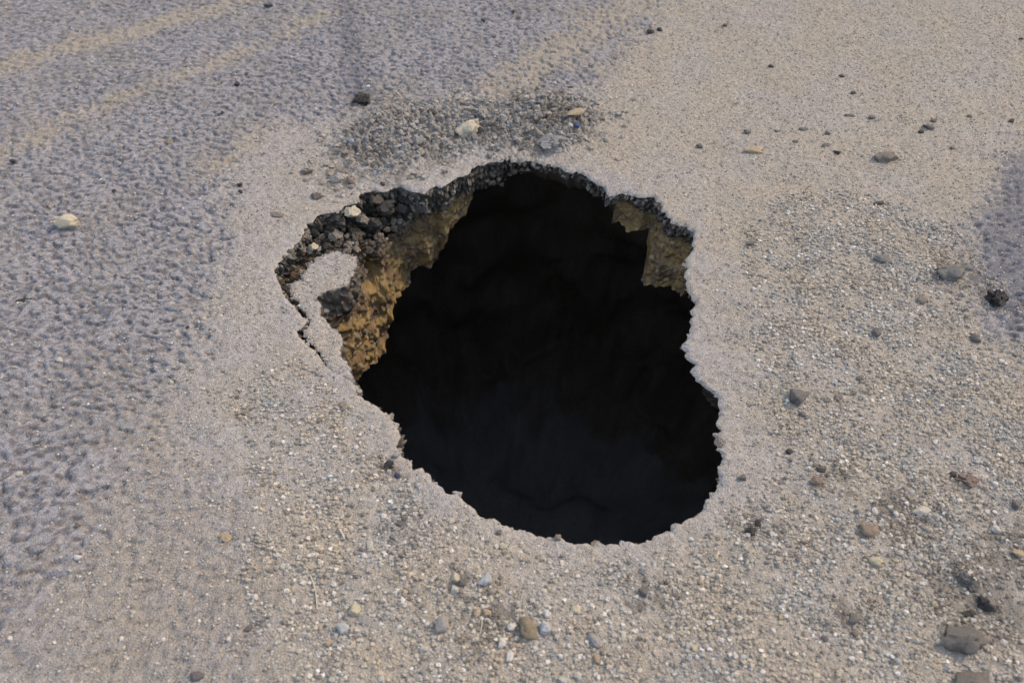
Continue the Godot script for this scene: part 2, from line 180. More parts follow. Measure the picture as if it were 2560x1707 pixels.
["stone",-0.658,-1.639,0.0447,0.0134,0.0235,"brown","f","flat dark brown stone on the dust beside the collapsed slab",""],
["stone",-0.949,-2.175,0.0118,0.0100,0.0124,"black","r","small rounded black stone some way from the brown-grey stone","rounded black stones some way from the brown-grey stone"],
["asphalt_chunk",-0.555,-1.717,0.0366,0.0204,0.0257,"dark","a","dark grey clod on the dust just behind the collapsed corner",""],
["asphalt_chunk",-0.51,-1.806,0.0542,0.0280,0.0379,"grey","a","grey broken lump on the road surface beside a reddish one",""],
["stone",-0.47,-1.796,0.0305,0.0239,0.0296,"red","a","reddish brown clod beside the grey broken lump",""],
["asphalt_chunk",-0.61,-1.842,0.0405,0.0202,0.0283,"brown","a","low brownish clod on the dust, farthest from the broken rim of a scattered trio",""],
["stone",-0.375,-1.783,0.0210,0.0105,0.0147,"black","a","small angular black stone near the reddish brown clod",""],
["stone",-1.222,-1.316,0.0400,0.0120,0.0180,"black","f","low black smear of asphalt clod on the rough bare asphalt",""],
["stone",-0.78,-1.214,0.0096,0.0082,0.0101,"black","r","small rounded black stone some way from the flat dark brown stone",""],
["stone",-0.821,-1.245,0.0117,0.0075,0.0092,"dark","r","small rounded dark stone some way from the low black smear",""],
["stone",-0.746,-1.238,0.0107,0.0074,0.0092,"pale","r","small rounded pale stone some way from the flat dark brown stone",""],
["stone",-1.153,-1.758,0.0162,0.0099,0.0122,"black","r","small rounded black stone near the cream angular stone",""],
["stone",-0.241,-0.85,0.0199,0.0120,0.0148,"grey","a","grey lump perched on the rim above a dark clod",""],
["asphalt_chunk",-0.252,-0.825,0.0214,0.0182,0.0224,"black","a","dark clod at the rim below the grey lump",""],
["stone",-0.233,-0.802,0.0122,0.0104,0.0128,"bluedark","a","small dark bluish stone below the clod at the rim",""],
["stone",-0.31,-0.774,0.0088,0.0088,0.0118,"white","r","small rounded white stone close to the dark clod",""],
["stone",-0.324,-0.771,0.0161,0.0096,0.0118,"bluegrey","a","small angular bluish stone near the dark clod",""],
["stone",-0.326,-0.869,0.0117,0.0093,0.0114,"white","r","small rounded white stone near the dark clod","rounded white stones near the dark clod"],
["stone",-0.208,-0.731,0.0087,0.0074,0.0091,"white","r","small rounded white stone near the dark clod","rounded white stones near the dark clod"],
["stone",-0.216,-0.695,0.0201,0.0101,0.0141,"dark","a","small angular dark stone near the dark clod",""],
["stone",-0.373,-0.976,0.0210,0.0142,0.0175,"brown","a","small angular brown stone near the dark clod","angular brown stones near the dark clod"],
["stone",-0.025,-0.675,0.0123,0.0091,0.0113,"dark","a","small angular dark stone near the bluish grey crumbly lump",""],
["stone",0.464,-0.794,0.0195,0.0124,0.0153,"dark","a","small angular dark stone near the black clod",""],
["stone",0.088,-0.664,0.0153,0.0117,0.0144,"brown","a","brown crumb on the scalloped rim of the hole, beside a bump",""],
["stone",0.923,-1.116,0.0093,0.0058,0.0099,"pale","a","small angular pale stone some way from the rounded grey-brown stone",""],
["stone",0.804,-1.538,0.0097,0.0059,0.0101,"white","r","small rounded white stone near the brownish grey stone",""],
["stone",1.008,-0.8,0.0102,0.0077,0.0089,"tan","a","small angular tan stone near the long reddish brown flake","angular tan stones near the long reddish brown flake"],
["stone",-0.316,-0.466,0.0123,0.0095,0.0107,"tan","a","small angular tan stone close to the pale bluish stone",""],
["stone",0.917,-0.987,0.0112,0.0088,0.0109,"tan","a","small angular tan stone some way from the long reddish brown flake",""],
["stone",-0.424,-0.605,0.0119,0.0077,0.0123,"pale","r","small rounded pale stone near the tan angular stone",""],
["stone",0.851,-1.204,0.0081,0.0056,0.0070,"pale","a","small angular pale stone near the rounded grey-brown stone","angular pale stones near the rounded grey-brown stone"],
["stone",-0.512,-0.945,0.0101,0.0072,0.0093,"white","r","small rounded white stone some way from the tan angular stone","rounded white stones some way from the tan angular stone"],
["stone",1.094,-1.379,0.0135,0.0089,0.0099,"dark","a","small angular dark stone close to the big mottled green-grey stone",""],
["stone",-0.122,-0.475,0.0101,0.0078,0.0086,"tan","a","small angular tan stone close to the smooth grey egg-shaped stone",""],
["stone",0.984,-0.844,0.0114,0.0090,0.0103,"pale","r","small rounded pale stone near the long reddish brown flake",""],
["stone",0.609,-1.281,0.0121,0.0073,0.0087,"white","a","small angular white stone some way from the brownish grey stone",""],
["stone",0.602,-0.469,0.0115,0.0076,0.0108,"white","a","small angular white stone near the pale yellow angular stone",""],
["stone",0.766,-0.628,0.0097,0.0065,0.0097,"white","a","small angular white stone near the dark crumbly clod",""],
["stone",0.72,-1.338,0.0116,0.0076,0.0096,"dark","a","small angular dark stone some way from the brownish grey stone",""],
["stone",0.606,-0.886,0.0086,0.0057,0.0071,"pale","r","small rounded pale stone close to the flat blackish stone",""],
["stone",0.917,-1.167,0.0084,0.0063,0.0066,"pale","a","small angular pale stone near the rounded grey-brown stone","angular pale stones near the rounded grey-brown stone"],
["stone",0.824,-1.705,0.0097,0.0075,0.0091,"dark","a","small angular dark stone some way from the long dark flat stone",""],
["stone",0.977,-1.298,0.0124,0.0083,0.0093,"pale","r","small rounded pale stone close to the rounded grey-brown stone",""],
["stone",-0.166,-0.694,0.0106,0.0077,0.0086,"white","a","small angular white stone near the pale grey stone",""],
["stone",0.368,-0.439,0.0082,0.0057,0.0082,"dark","a","small angular dark stone some way from the black clod",""],
["stone",0.746,-0.469,0.0129,0.0100,0.0135,"yellow","a","small angular yellowish stone close to the large dark grey-brown rock",""],
["stone",1.192,-1.59,0.0082,0.0064,0.0081,"dark","a","small angular dark stone near the long dark flat stone",""],
["stone",1.049,-0.983,0.0106,0.0066,0.0096,"white","r","small rounded white stone some way from the long reddish brown flake",""],
["stone",1.076,-1.599,0.0094,0.0073,0.0084,"pale","a","small angular pale stone near the long dark flat stone",""],
["stone",0.815,-1.282,0.0087,0.0067,0.0065,"dark","a","small angular dark stone some way from the rounded grey-brown stone",""],
["stone",1.029,-1.579,0.0107,0.0076,0.0092,"white","r","small rounded white stone near the long dark flat stone","rounded white stones near the long dark flat stone"],
["stone",0.763,-1.42,0.0083,0.0055,0.0085,"tan","a","small angular tan stone near the brownish grey stone",""],
["stone",0.964,-0.719,0.0087,0.0053,0.0095,"white","r","small rounded white stone near the long reddish brown flake","rounded white stones near the long reddish brown flake"],
["stone",0.959,-1.635,0.0097,0.0065,0.0082,"brown","a","small angular brown stone near the long dark flat stone",""],
["stone",0.459,-0.709,0.0115,0.0070,0.0121,"tan","a","small angular tan stone close to the black clod",""],
["stone",0.77,-1.331,0.0105,0.0068,0.0096,"tan","a","small angular tan stone some way from the flat dark green-grey stone",""],
["stone",-0.002,-0.556,0.0087,0.0064,0.0093,"white","a","small angular white stone close to the bluish grey crumbly lump",""],
["stone",0.713,-0.62,0.0117,0.0087,0.0108,"tan","a","small angular tan stone close to the pale yellow angular stone",""],
["stone",-0.544,-0.968,0.0106,0.0069,0.0091,"white","r","small rounded white stone some way from the tan angular stone","rounded white stones some way from the tan angular stone"],
["stone",0.889,-1.296,0.0081,0.0051,0.0073,"pale","r","small rounded pale stone near the rounded grey-brown stone","rounded pale stones near the rounded grey-brown stone"],
["stone",0.643,-1.372,0.0124,0.0075,0.0125,"white","a","small angular white stone near the brownish grey stone","angular white stones near the brownish grey stone"],
["stone",1.119,-1.669,0.0128,0.0081,0.0093,"yellow","a","small angular yellowish stone near the long dark flat stone","angular yellowish stones near the long dark flat stone"],
["stone",1.135,-1.414,0.0132,0.0094,0.0143,"tan","a","small angular tan stone close to the big mottled green-grey stone",""],
["stone",1.025,-1.534,0.0121,0.0095,0.0110,"brown","a","small angular brown stone near the flat dark green-grey stone","angular brown stones near the flat dark green-grey stone"],
["stone",-0.352,-0.971,0.0131,0.0101,0.0120,"yellow","a","small angular yellowish stone near the dark clod",""],
["stone",0.809,-0.857,0.0113,0.0081,0.0123,"tan","a","small angular tan stone near the long reddish brown flake","angular tan stones near the long reddish brown flake"],
["stone",1.029,-1.341,0.0106,0.0072,0.0082,"white","a","small angular white stone close to the rounded grey-brown stone",""],
["stone",0.798,-1.559,0.0119,0.0076,0.0111,"brown","a","small angular brown stone near the brownish grey stone","angular brown stones near the brownish grey stone"],
["stone",1.054,-0.882,0.0106,0.0079,0.0111,"white","r","small rounded white stone near the long reddish brown flake","rounded white stones near the long reddish brown flake"],
["stone",1.171,-1.128,0.0129,0.0094,0.0130,"dark","a","small angular dark stone near the black lump",""],
["stone",-0.242,-0.566,0.0088,0.0063,0.0085,"white","a","small angular white stone close to the cream and yellow blocky stone",""],
["stone",0.848,-1.593,0.0126,0.0083,0.0106,"white","a","small angular white stone near the flat dark green-grey stone","angular white stones near the flat dark green-grey stone"],
["stone",1.068,-1.621,0.0117,0.0079,0.0103,"yellow","a","small angular yellowish stone close to the long dark flat stone",""],
["stone",0.576,-0.859,0.0086,0.0068,0.0072,"white","a","small angular white stone close to the flat blackish stone",""],
["stone",0.584,-1.073,0.0119,0.0088,0.0111,"white","r","small rounded white stone near the dark knobbly stone","rounded white stones near the dark knobbly stone"],
["stone",-0.386,-0.891,0.0090,0.0070,0.0086,"pale","a","small angular pale stone near the dark clod","angular pale stones near the dark clod"],
["stone",0.691,-0.955,0.0116,0.0080,0.0095,"white","a","small angular white stone close to the dark knobbly stone",""],
["stone",0.682,-0.747,0.0100,0.0065,0.0085,"tan","a","small angular tan stone close to the orange-brown rounded pebble",""],
["stone",0.995,-1.694,0.0094,0.0071,0.0079,"white","a","small angular white stone close to the long dark flat stone",""],
["stone",-0.044,-0.624,0.0088,0.0063,0.0086,"pale","r","small rounded pale stone close to the bluish grey crumbly lump",""],
["stone",0.379,-0.54,0.0090,0.0058,0.0078,"pale","r","small rounded pale stone near the black clod",""],
["stone",0.737,-0.665,0.0113,0.0071,0.0097,"pale","a","small angular pale stone close to the orange-brown rounded pebble",""],
["stone",-0.25,-0.71,0.0126,0.0087,0.0109,"white","r","small rounded white stone near the dark clod","rounded white stones near the dark clod"],
["stone",0.879,-1.33,0.0115,0.0091,0.0112,"white","a","small angular white stone near the rounded grey-brown stone","angular white stones near the rounded grey-brown stone"],
["stone",-0.151,-0.606,0.0082,0.0052,0.0078,"brown","a","small angular brown stone close to the pale grey stone",""],
["stone",0.814,-1.468,0.0086,0.0057,0.0083,"brown","a","small angular brown stone near the flat dark green-grey stone","angular brown stones near the flat dark green-grey stone"],
["stone",0.928,-0.719,0.0119,0.0089,0.0100,"white","r","small rounded white stone close to the long reddish brown flake",""],
["stone",0.863,-0.511,0.0104,0.0078,0.0093,"dark","a","small angular dark stone close to the upright black clod",""],
["stone",0.649,-1.035,0.0091,0.0064,0.0065,"tan","a","small angular tan stone close to the dark knobbly stone",""],
["stone",0.948,-1.154,0.0113,0.0073,0.0079,"yellow","a","small angular yellowish stone near the rounded grey-brown stone","angular yellowish stones near the rounded grey-brown stone"],
["stone",-0.332,-0.708,0.0127,0.0090,0.0097,"pale","a","small angular pale stone near the dark clod","angular pale stones near the dark clod"],
["stone",-0.471,-0.94,0.0107,0.0065,0.0076,"brown","a","small angular brown stone some way from the dark clod",""],
["stone",0.705,-1.384,0.0123,0.0098,0.0111,"brown","a","small angular brown stone near the brownish grey stone","angular brown stones near the brownish grey stone"],
["stone",-0.076,-0.43,0.0085,0.0063,0.0093,"yellow","a","small angular yellowish stone near the smooth grey egg-shaped stone",""],
["stone",1.051,-1.483,0.0099,0.0069,0.0083,"brown","a","small angular brown stone near the flat dark green-grey stone","angular brown stones near the flat dark green-grey stone"],
["stone",0.753,-0.91,0.0085,0.0056,0.0088,"tan","a","small angular tan stone near the dark knobbly stone",""],
["stone",1.107,-1.518,0.0126,0.0090,0.0135,"tan","a","small angular tan stone near the big mottled green-grey stone",""],
["stone",-0.291,-0.713,0.0099,0.0076,0.0089,"brown","a","small angular brown stone near the dark clod","angular brown stones near the dark clod"],
["stone",0.755,-0.533,0.0132,0.0080,0.0102,"tan","a","small angular tan stone close to the flat black clod",""],
["stone",0.753,-0.656,0.0122,0.0090,0.0090,"pale","r","small rounded pale stone close to the orange-brown rounded pebble",""],
["stone",-0.276,-0.628,0.0128,0.0099,0.0113,"white","r","small rounded white stone near the cream and yellow blocky stone","rounded white stones near the cream and yellow blocky stone"],
["stone",1.161,-1.61,0.0086,0.0053,0.0083,"white","a","small angular white stone near the long dark flat stone",""],
["stone",-0.445,-0.893,0.0086,0.0057,0.0068,"white","r","small rounded white stone some way from the dark clod","rounded white stones some way from the dark clod"],
["stone",0.952,-1.064,0.0123,0.0087,0.0096,"yellow","a","small angular yellowish stone some way from the rounded grey-brown stone",""],
["stone",0.901,-1.6,0.0127,0.0079,0.0137,"white","r","small rounded white stone near the flat dark green-grey stone",""],
["stone",0.649,-1.214,0.0123,0.0081,0.0132,"brown","a","small angular brown stone some way from the dark knobbly stone",""],
["stone",0.757,-0.521,0.0103,0.0075,0.0097,"yellow","a","small angular yellowish stone close to the flat black clod",""],
["stone",0.474,-0.511,0.0100,0.0064,0.0095,"tan","a","small angular tan stone near the black clod",""],
["stone",0.069,-0.561,0.0106,0.0076,0.0076,"tan","a","small angular tan stone close to the bluish white stone",""],
["stone",1.035,-1.712,0.0096,0.0068,0.0092,"pale","a","small angular pale stone close to the long dark flat stone",""],
["stone",0.744,-1.368,0.0104,0.0082,0.0092,"pale","r","small rounded pale stone near the brownish grey stone",""],
["stone",0.87,-1.372,0.0134,0.0104,0.0114,"tan","a","small angular tan stone near the flat dark green-grey stone",""],
["stone",0.955,-1.371,0.0101,0.0068,0.0104,"brown","a","small angular brown stone close to the flat dark green-grey stone",""],
["stone",0.745,-0.513,0.0081,0.0059,0.0061,"white","r","small rounded white stone close to the large dark grey-brown rock",""],
["stone",0.836,-1.278,0.0134,0.0081,0.0104,"yellow","a","small angular yellowish stone near the rounded grey-brown stone","angular yellowish stones near the rounded grey-brown stone"],
["stone",0.854,-1.194,0.0099,0.0060,0.0071,"white","a","small angular white stone near the rounded grey-brown stone","angular white stones near the rounded grey-brown stone"],
["stone",0.773,-1,0.0121,0.0093,0.0105,"pale","a","small angular pale stone near the dark knobbly stone",""],
["stone",0.751,-1.301,0.0095,0.0060,0.0067,"pale","a","small angular pale stone some way from the brownish grey stone",""],
["stone",0.536,-0.557,0.0106,0.0077,0.0113,"brown","a","small angular brown stone near the black clod","angular brown stones near the black clod"],
["stone",0.878,-0.948,0.0100,0.0073,0.0082,"tan","a","small angular tan stone near the long reddish brown flake","angular tan stones near the long reddish brown flake"],
["stone",0.914,-1.615,0.0104,0.0068,0.0084,"yellow","a","small angular yellowish stone near the long dark flat stone","angular yellowish stones near the long dark flat stone"],
["stone",0.821,-0.748,0.0086,0.0063,0.0073,"white","a","small angular white stone close to the long pale flat stone",""],
["stone",0.28,-0.559,0.0091,0.0071,0.0070,"brown","a","small angular brown stone some way from the black clod",""],
["stone",0.017,-0.649,0.0083,0.0053,0.0059,"yellow","a","small angular yellowish stone near the bluish grey crumbly lump",""]]
const STRAWS := [[-0.369,-0.587,-0.346,-0.524,0.0016,"long pale straw lying in the gravel"],[-0.33,-0.679,-0.318,-0.659,0.0026,"short thick pale straw lying in the gravel"],[0.283,-2.19,0.305,-2.227,0.002,"pale straw lying beside the rubble heap"],[-0.053,-0.508,-0.056,-0.48,0.0013,"pale straw beside two tan pebbles"]]
const CHUNKS := [
[-0.446,0.01,-1.647,0.056,0.034,"cream","cream capped block of broken asphalt wedged in the collapsed corner"],
[-0.424,-0.02,-1.653,0.045,0.037,"brown","brownish block under the cream capped one in the collapsed corner"],
[-0.548,-0.04,-1.556,0.035,0.024,"cream","small cream stone wedged in the gap behind the tilted slab"],
[-0.544,-0.02,-1.632,0.04,0.04,"mix","dark block standing on the broken rim above the gap"],
[-0.568,-0.02,-1.58,0.038,0.03,"brown","brown block at the broken rim above the gap"],
[-0.595,-0.02,-1.51,0.032,0.019,"brown","low brown block at the broken rim near the crack"],
[-0.493,-0.04,-1.604,0.052,0.034,"brown","brownish block fallen against the tilted slab"],
[-0.443,-0.06,-1.628,0.064,0.035,"mix","dark block between the tilted slab and the soil wall"],
[-0.405,-0.06,-1.681,0.069,0.042,"black","black block of asphalt below the broken rim"],
[-0.367,-0.04,-1.73,0.07,0.038,"black","black block of asphalt high on the broken rim"],
[-0.395,-0.02,-1.741,0.051,0.029,"mix","dark angular block just under the rim lip"],
[-0.517,-0.04,-1.612,0.027,0.022,"black","small black stone wedged behind the tilted slab"],
[-0.323,-0.05,-1.743,0.052,0.036,"black","black block over the yellow soil wall"],
[-0.618,-0.03,-1.448,0.032,0.017,"black","black crumb at the head of the crack"]]
const CENTRE := Vector2(0.009,-1.162)

# visible thickness of the broken asphalt, and depth of the soil lip, by bearing from the hole's centre (degrees, metres)
const ASPHALT_DEPTH := [-180,.07,-150,.06,-139,.05,-128,.09,-120,.105,-111,.08,-106,.07,-101,.075,-97,.105,-93,.095,-90,.05,-85,.038,-78,.022,-74,.03,-71,.05,-67,.043,-64,.022,-60,.03,-55,.055,-50,.03,-47,.048,-40,.035,-30,.04,0,.06,90,.06,180,.07]
const SOIL_DEPTH := [-180,.40,-157,.415,-146,.43,-137,.475,-132.8,.455,-132,.385,-128,.35,-121,.345,-119.5,.31,-111,.31,-110,.27,-107.9,.218,-106,.178,-103,.178,-100.5,.13,-99,.0,-64,.0,-63.5,.10,-60,.122,-54.8,.12,-51.5,.25,-44,.21,-38,.2,-25,.15,0,.12,90,.12,150,.3,180,.40]

# how far the broken face leans back under the road, metres out for each metre down
const LEAN := [-180,.1,-100,.1,-96,.2,-90,.5,-70,.5,-65,.1,-40,.1,-35,1.6,75,1.6,100,.3,180,.1]

const NA := 2300            # bearings round the hole
const GX0 := -2.7
const GZ0 := -3.7
const GSTEP := 0.03
const GW := 182
const GH := 134

var rng := RandomNumberGenerator.new()
var rim_r := PackedFloat32Array()
var rim_base := PackedFloat32Array()
var inner_r := PackedFloat32Array()
var asph_h := PackedFloat32Array()
var soil_h := PackedFloat32Array()
var lean := PackedFloat32Array()
var m_sand := PackedFloat32Array()
var m_gravel := PackedFloat32Array()
var m_rubble := PackedFloat32Array()
var m_streak := PackedFloat32Array()
var m_joint_patch := PackedFloat32Array()
var m_thin := PackedFloat32Array()
var m_stain := PackedFloat32Array()
var m_tan := PackedFloat32Array()
var n_low := FastNoiseLite.new()
var n_pit := FastNoiseLite.new()
var n_mid := FastNoiseLite.new()
var n_fine := FastNoiseLite.new()
var n_face := FastNoiseLite.new()
var n_lump := FastNoiseLite.new()
var rim_s := PackedFloat32Array()
var taken := {}
var mats := {}
var rocks := []
var pebbles := []
var clods := []
var boulders := []
var grain_tex: ImageTexture
var bump_tex: ImageTexture

func _ready() -> void:
	rng.seed = 7
	_camera_and_light()
	_noises()
	_textures()
	_outline()
	_masks()
	_road()
	_hole()
	_slab()
	_stones()
	_straws()
	_gravel()

func _camera_and_light() -> void:
	var cam := Camera3D.new()
	cam.name = "camera"
	add_child(cam)
	cam.position = Vector3(0, 1.3, 0)
	cam.rotation_degrees = Vector3(-48, 0, 0)
	cam.fov = 49.6
	cam.near = 0.05
	cam.far = 200.0
	cam.current = true
	var optics := CameraAttributesPhysical.new()
	optics.frustum_focal_length = 26.0
	optics.frustum_focus_distance = 1.9
	optics.frustum_near = 0.05
	optics.frustum_far = 200.0
	optics.exposure_aperture = 3.2
	cam.attributes = optics
	var env := Environment.new()
	env.background_mode = Environment.BG_SKY
	var sky := Sky.new()
	var sm := ProceduralSkyMaterial.new()
	sm.sky_top_color = Color(0.60, 0.645, 0.72)
	sm.sky_horizon_color = Color(0.65, 0.685, 0.75)
	sm.ground_bottom_color = Color(0.2, 0.2, 0.2)
	sm.ground_horizon_color = Color(0.4, 0.4, 0.42)
	sm.sun_angle_max = 1.0
	sky.sky_material = sm
	env.sky = sky
	env.background_energy_multiplier = 0.86
	env.tonemap_mode = Environment.TONE_MAPPER_LINEAR
	env.tonemap_exposure = 3.08
	env.sdfgi_enabled = true
	env.ssao_enabled = true
	env.ssil_enabled = true
	var we := WorldEnvironment.new()
	we.name = "world_environment"
	we.environment = env
	add_child(we)
	var sun := DirectionalLight3D.new()
	sun.name = "sun"
	sun.light_color = Color(1.0, 0.89, 0.76)
	sun.light_energy = 0.46
	sun.light_angular_distance = 10.0
	sun.shadow_enabled = true
	add_child(sun)
	# light comes from beyond the hole and from the right of it
	var to_sun := Vector3(sin(deg_to_rad(62.0)) * cos(deg_to_rad(42.0)), sin(deg_to_rad(42.0)), -cos(deg_to_rad(62.0)) * cos(deg_to_rad(42.0)))
	sun.look_at_from_position(to_sun * 10.0, Vector3.ZERO, Vector3.UP)

# ---------------------------------------------------------------- helpers
func numbered(called: String) -> String:
	if not taken.has(called):
		taken[called] = 0
		return called
	taken[called] += 1
	return "%s_%03d" % [called, taken[called]]

func tag(o: Node, label: String, category: String, group := "") -> void:
	o.set_meta("label", label)
	o.set_meta("category", category)
	if group != "":
		o.set_meta("group", group)

func part(called: String, mesh: Mesh, mat: Material, parent: Node) -> MeshInstance3D:
	var o := MeshInstance3D.new()
	o.name = called
	o.mesh = mesh
	o.material_override = mat
	parent.add_child(o, true)
	return o

func make_mesh(v: PackedVector3Array, n: PackedVector3Array, c: PackedColorArray, idx: PackedInt32Array) -> ArrayMesh:
	var a := []
	a.resize(Mesh.ARRAY_MAX)
	a[Mesh.ARRAY_VERTEX] = v
	a[Mesh.ARRAY_NORMAL] = n
	if c.size() > 0:
		a[Mesh.ARRAY_COLOR] = c
	a[Mesh.ARRAY_INDEX] = idx
	var m := ArrayMesh.new()
	m.add_surface_from_arrays(Mesh.PRIMITIVE_TRIANGLES, a)
	return m

func normals_of(v: PackedVector3Array, idx: PackedInt32Array) -> PackedVector3Array:
	var n := PackedVector3Array()
	n.resize(v.size())
	for i in range(0, idx.size(), 3):
		var a := idx[i]
		var b := idx[i + 1]
		var c := idx[i + 2]
		var f := (v[c] - v[a]).cross(v[b] - v[a])
		n[a] += f
		n[b] += f
		n[c] += f
	for i in n.size():
		n[i] = n[i].normalized()
	return n

func table(t: Array, deg: float) -> float:
	for i in range(0, t.size() - 2, 2):
		if deg <= t[i + 2]:
			var a: float = t[i]
			var b: float = t[i + 2]
			return lerpf(t[i + 1], t[i + 3], clampf((deg - a) / maxf(b - a, 0.001), 0, 1))
	return t[t.size() - 1]

func to_points(a: Array) -> PackedVector2Array:
	var p := PackedVector2Array()
	for i in range(0, a.size(), 2):
		p.append(Vector2(a[i], a[i + 1]))
	return p

func noise(seed_: int, freq: float, oct: int, type := FastNoiseLite.TYPE_SIMPLEX_SMOOTH) -> FastNoiseLite:
	var n := FastNoiseLite.new()
	n.seed = seed_
	n.noise_type = type
	n.frequency = freq
	n.fractal_type = FastNoiseLite.FRACTAL_FBM if oct > 1 else FastNoiseLite.FRACTAL_NONE
	n.fractal_octaves = oct
	return n

func _noises() -> void:
	n_low = noise(11, 3.0, 3)
	n_pit = noise(12, 31.0, 2)
	n_mid = noise(13, 34.0, 3)
	n_fine = noise(14, 120.0, 2)
	n_face = noise(15, 40.0, 3)
	n_lump = noise(16, 24.0, 1)

func _textures() -> void:
	var size := 1024
	var a := noise(21, 0.16, 2).get_seamless_image(size, size)
	var b := noise(22, 0.035, 3).get_seamless_image(size, size)
	a.convert(Image.FORMAT_L8)
	b.convert(Image.FORMAT_L8)
	var da := a.get_data()
	var db := b.get_data()
	var col := PackedByteArray()
	col.resize(size * size)
	var hgt := PackedByteArray()
	hgt.resize(size * size)
	var r := RandomNumberGenerator.new()
	r.seed = 5
	for i in size * size:
		var u := da[i] / 255.0
		var w := db[i] / 255.0
		var g := 0.84 + (u - 0.5) * 0.46 + (w - 0.5) * 0.2 + (r.randf() - 0.5) * 0.08
		col[i] = int(clampf(g, 0, 1) * 255.0)
		hgt[i] = int(clampf(u * 0.75 + w * 0.25, 0, 1) * 255.0)
	grain_tex = ImageTexture.create_from_image(Image.create_from_data(size, size, false, Image.FORMAT_L8, col))
	bump_tex = ImageTexture.create_from_image(Image.create_from_data(size, size, false, Image.FORMAT_L8, hgt))

func material(key: String, color: Color, rough: float, scale_: float, relief: float, vertex := false, spec := 0.3) -> StandardMaterial3D:
	if mats.has(key):
		return mats[key]
	var m := StandardMaterial3D.new()
	m.albedo_color = color.linear_to_srgb()
	m.albedo_texture = grain_tex
	m.roughness = rough
	m.metallic_specular = spec
	m.uv1_triplanar = true
	m.uv1_world_triplanar = true
	m.uv1_scale = Vector3.ONE * scale_
	m.vertex_color_use_as_albedo = vertex
	m.heightmap_enabled = true
	m.heightmap_texture = bump_tex
	m.heightmap_scale = relief
	mats[key] = m
	return m

# ---------------------------------------------------------------- outline of the hole
func by_bearing(poly: PackedVector2Array) -> PackedFloat32Array:
	var n := poly.size()
	var out := PackedFloat32Array()
	out.resize(NA)
	out.fill(-1.0)
	for k in n:
		var a := poly[k] - CENTRE
		var b := poly[(k + 1) % n] - CENTRE
		var ta := a.angle()
		var dt := wrapf(b.angle() - ta, -PI, PI)
		if dt <= 0.0:
			continue
		var i0 := int(ceil((ta + PI) / TAU * NA))
		var i1 := int(floor((ta + dt + PI) / TAU * NA))
		for i in range(i0, i1 + 1):
			var t := (float(i) / NA * TAU - PI - ta) / dt
			out[posmod(i, NA)] = lerpf(a.length(), b.length(), t)
	for i in NA:
		if out[i] < 0.0:
			out[i] = out[posmod(i - 1, NA)]
	return out

func _outline() -> void:
	rim_base = by_bearing(to_points(RIM))
	var inner := by_bearing(to_points(INNER))
	rim_r.resize(NA)
	inner_r.resize(NA)
	asph_h.resize(NA)
	soil_h.resize(NA)
	lean.resize(NA)
	for i in NA:
		var th := float(i) / NA * TAU - PI
		var deg := rad_to_deg(th)
		var x := CENTRE.x + cos(th) * rim_base[i]
		var z := CENTRE.y + sin(th) * rim_base[i]
		var j := 0.006 - absf(n_lump.get_noise_2d(x * 0.8, z * 0.8)) * 0.013 - absf(n_lump.get_noise_2d(x * 2.2 + 8.0, z * 2.2)) * 0.0022
		j *= 0.35 + 2.2 * absf(n_low.get_noise_2d(x * 2.5 + 20.0, z * 2.5))
		if absf(deg) > 157.0:
			j *= 0.3
		rim_r[i] = rim_base[i] + j
		inner_r[i] = minf(inner[i], rim_base[i]) + 0.004
		asph_h[i] = table(ASPHALT_DEPTH, deg)
		lean[i] = table(LEAN, deg)
		inner_r[i] += lean[i] * asph_h[i]
		soil_h[i] = maxf(table(SOIL_DEPTH, deg), asph_h[i] + 0.002)

func smooth_ring(a: PackedFloat32Array, half: int) -> PackedFloat32Array:
	var n := a.size()
	var out := a.duplicate()
	for pass_ in 2:
		var src := out.duplicate()
		var sum := 0.0
		for k in range(-half, half + 1):
			sum += src[posmod(k, n)]
		for i in n:
			out[i] = sum / (2 * half + 1)
			sum += src[(i + half + 1) % n] - src[posmod(i - half, n)]
	return out

func inside_hole(x: float, z: float, margin := 0.0) -> bool:
	var d := Vector2(x, z) - CENTRE
	var i := posmod(int((d.angle() + PI) / TAU * NA), NA)
	return d.length() < rim_r[i] + margin

# ---------------------------------------------------------------- where sand, gravel and rubble lie
func signed_distance(p: Vector2, poly: PackedVector2Array) -> float:
	var best := 1e9
	var inside := false
	var n := poly.size()
	var j := n - 1
	for i in n:
		var a := poly[i]
		var b := poly[j]
		var e := b - a
		var w := p - a
		var q := w - e * clampf(w.dot(e) / e.length_squared(), 0, 1)
		best = minf(best, q.length_squared())
		if (a.y > p.y) != (b.y > p.y) and p.x < e.x * (p.y - a.y) / e.y + a.x:
			inside = not inside
		j = i
	return sqrt(best) * (1.0 if inside else -1.0)

func line_distance(p: Vector2, poly: PackedVector2Array) -> float:
	var best := 1e9
	for i in poly.size() - 1:
		var e := poly[i + 1] - poly[i]
		var w := p - poly[i]
		best = minf(best, (w - e * clampf(w.dot(e) / e.length_squared(), 0, 1)).length_squared())
	return sqrt(best)

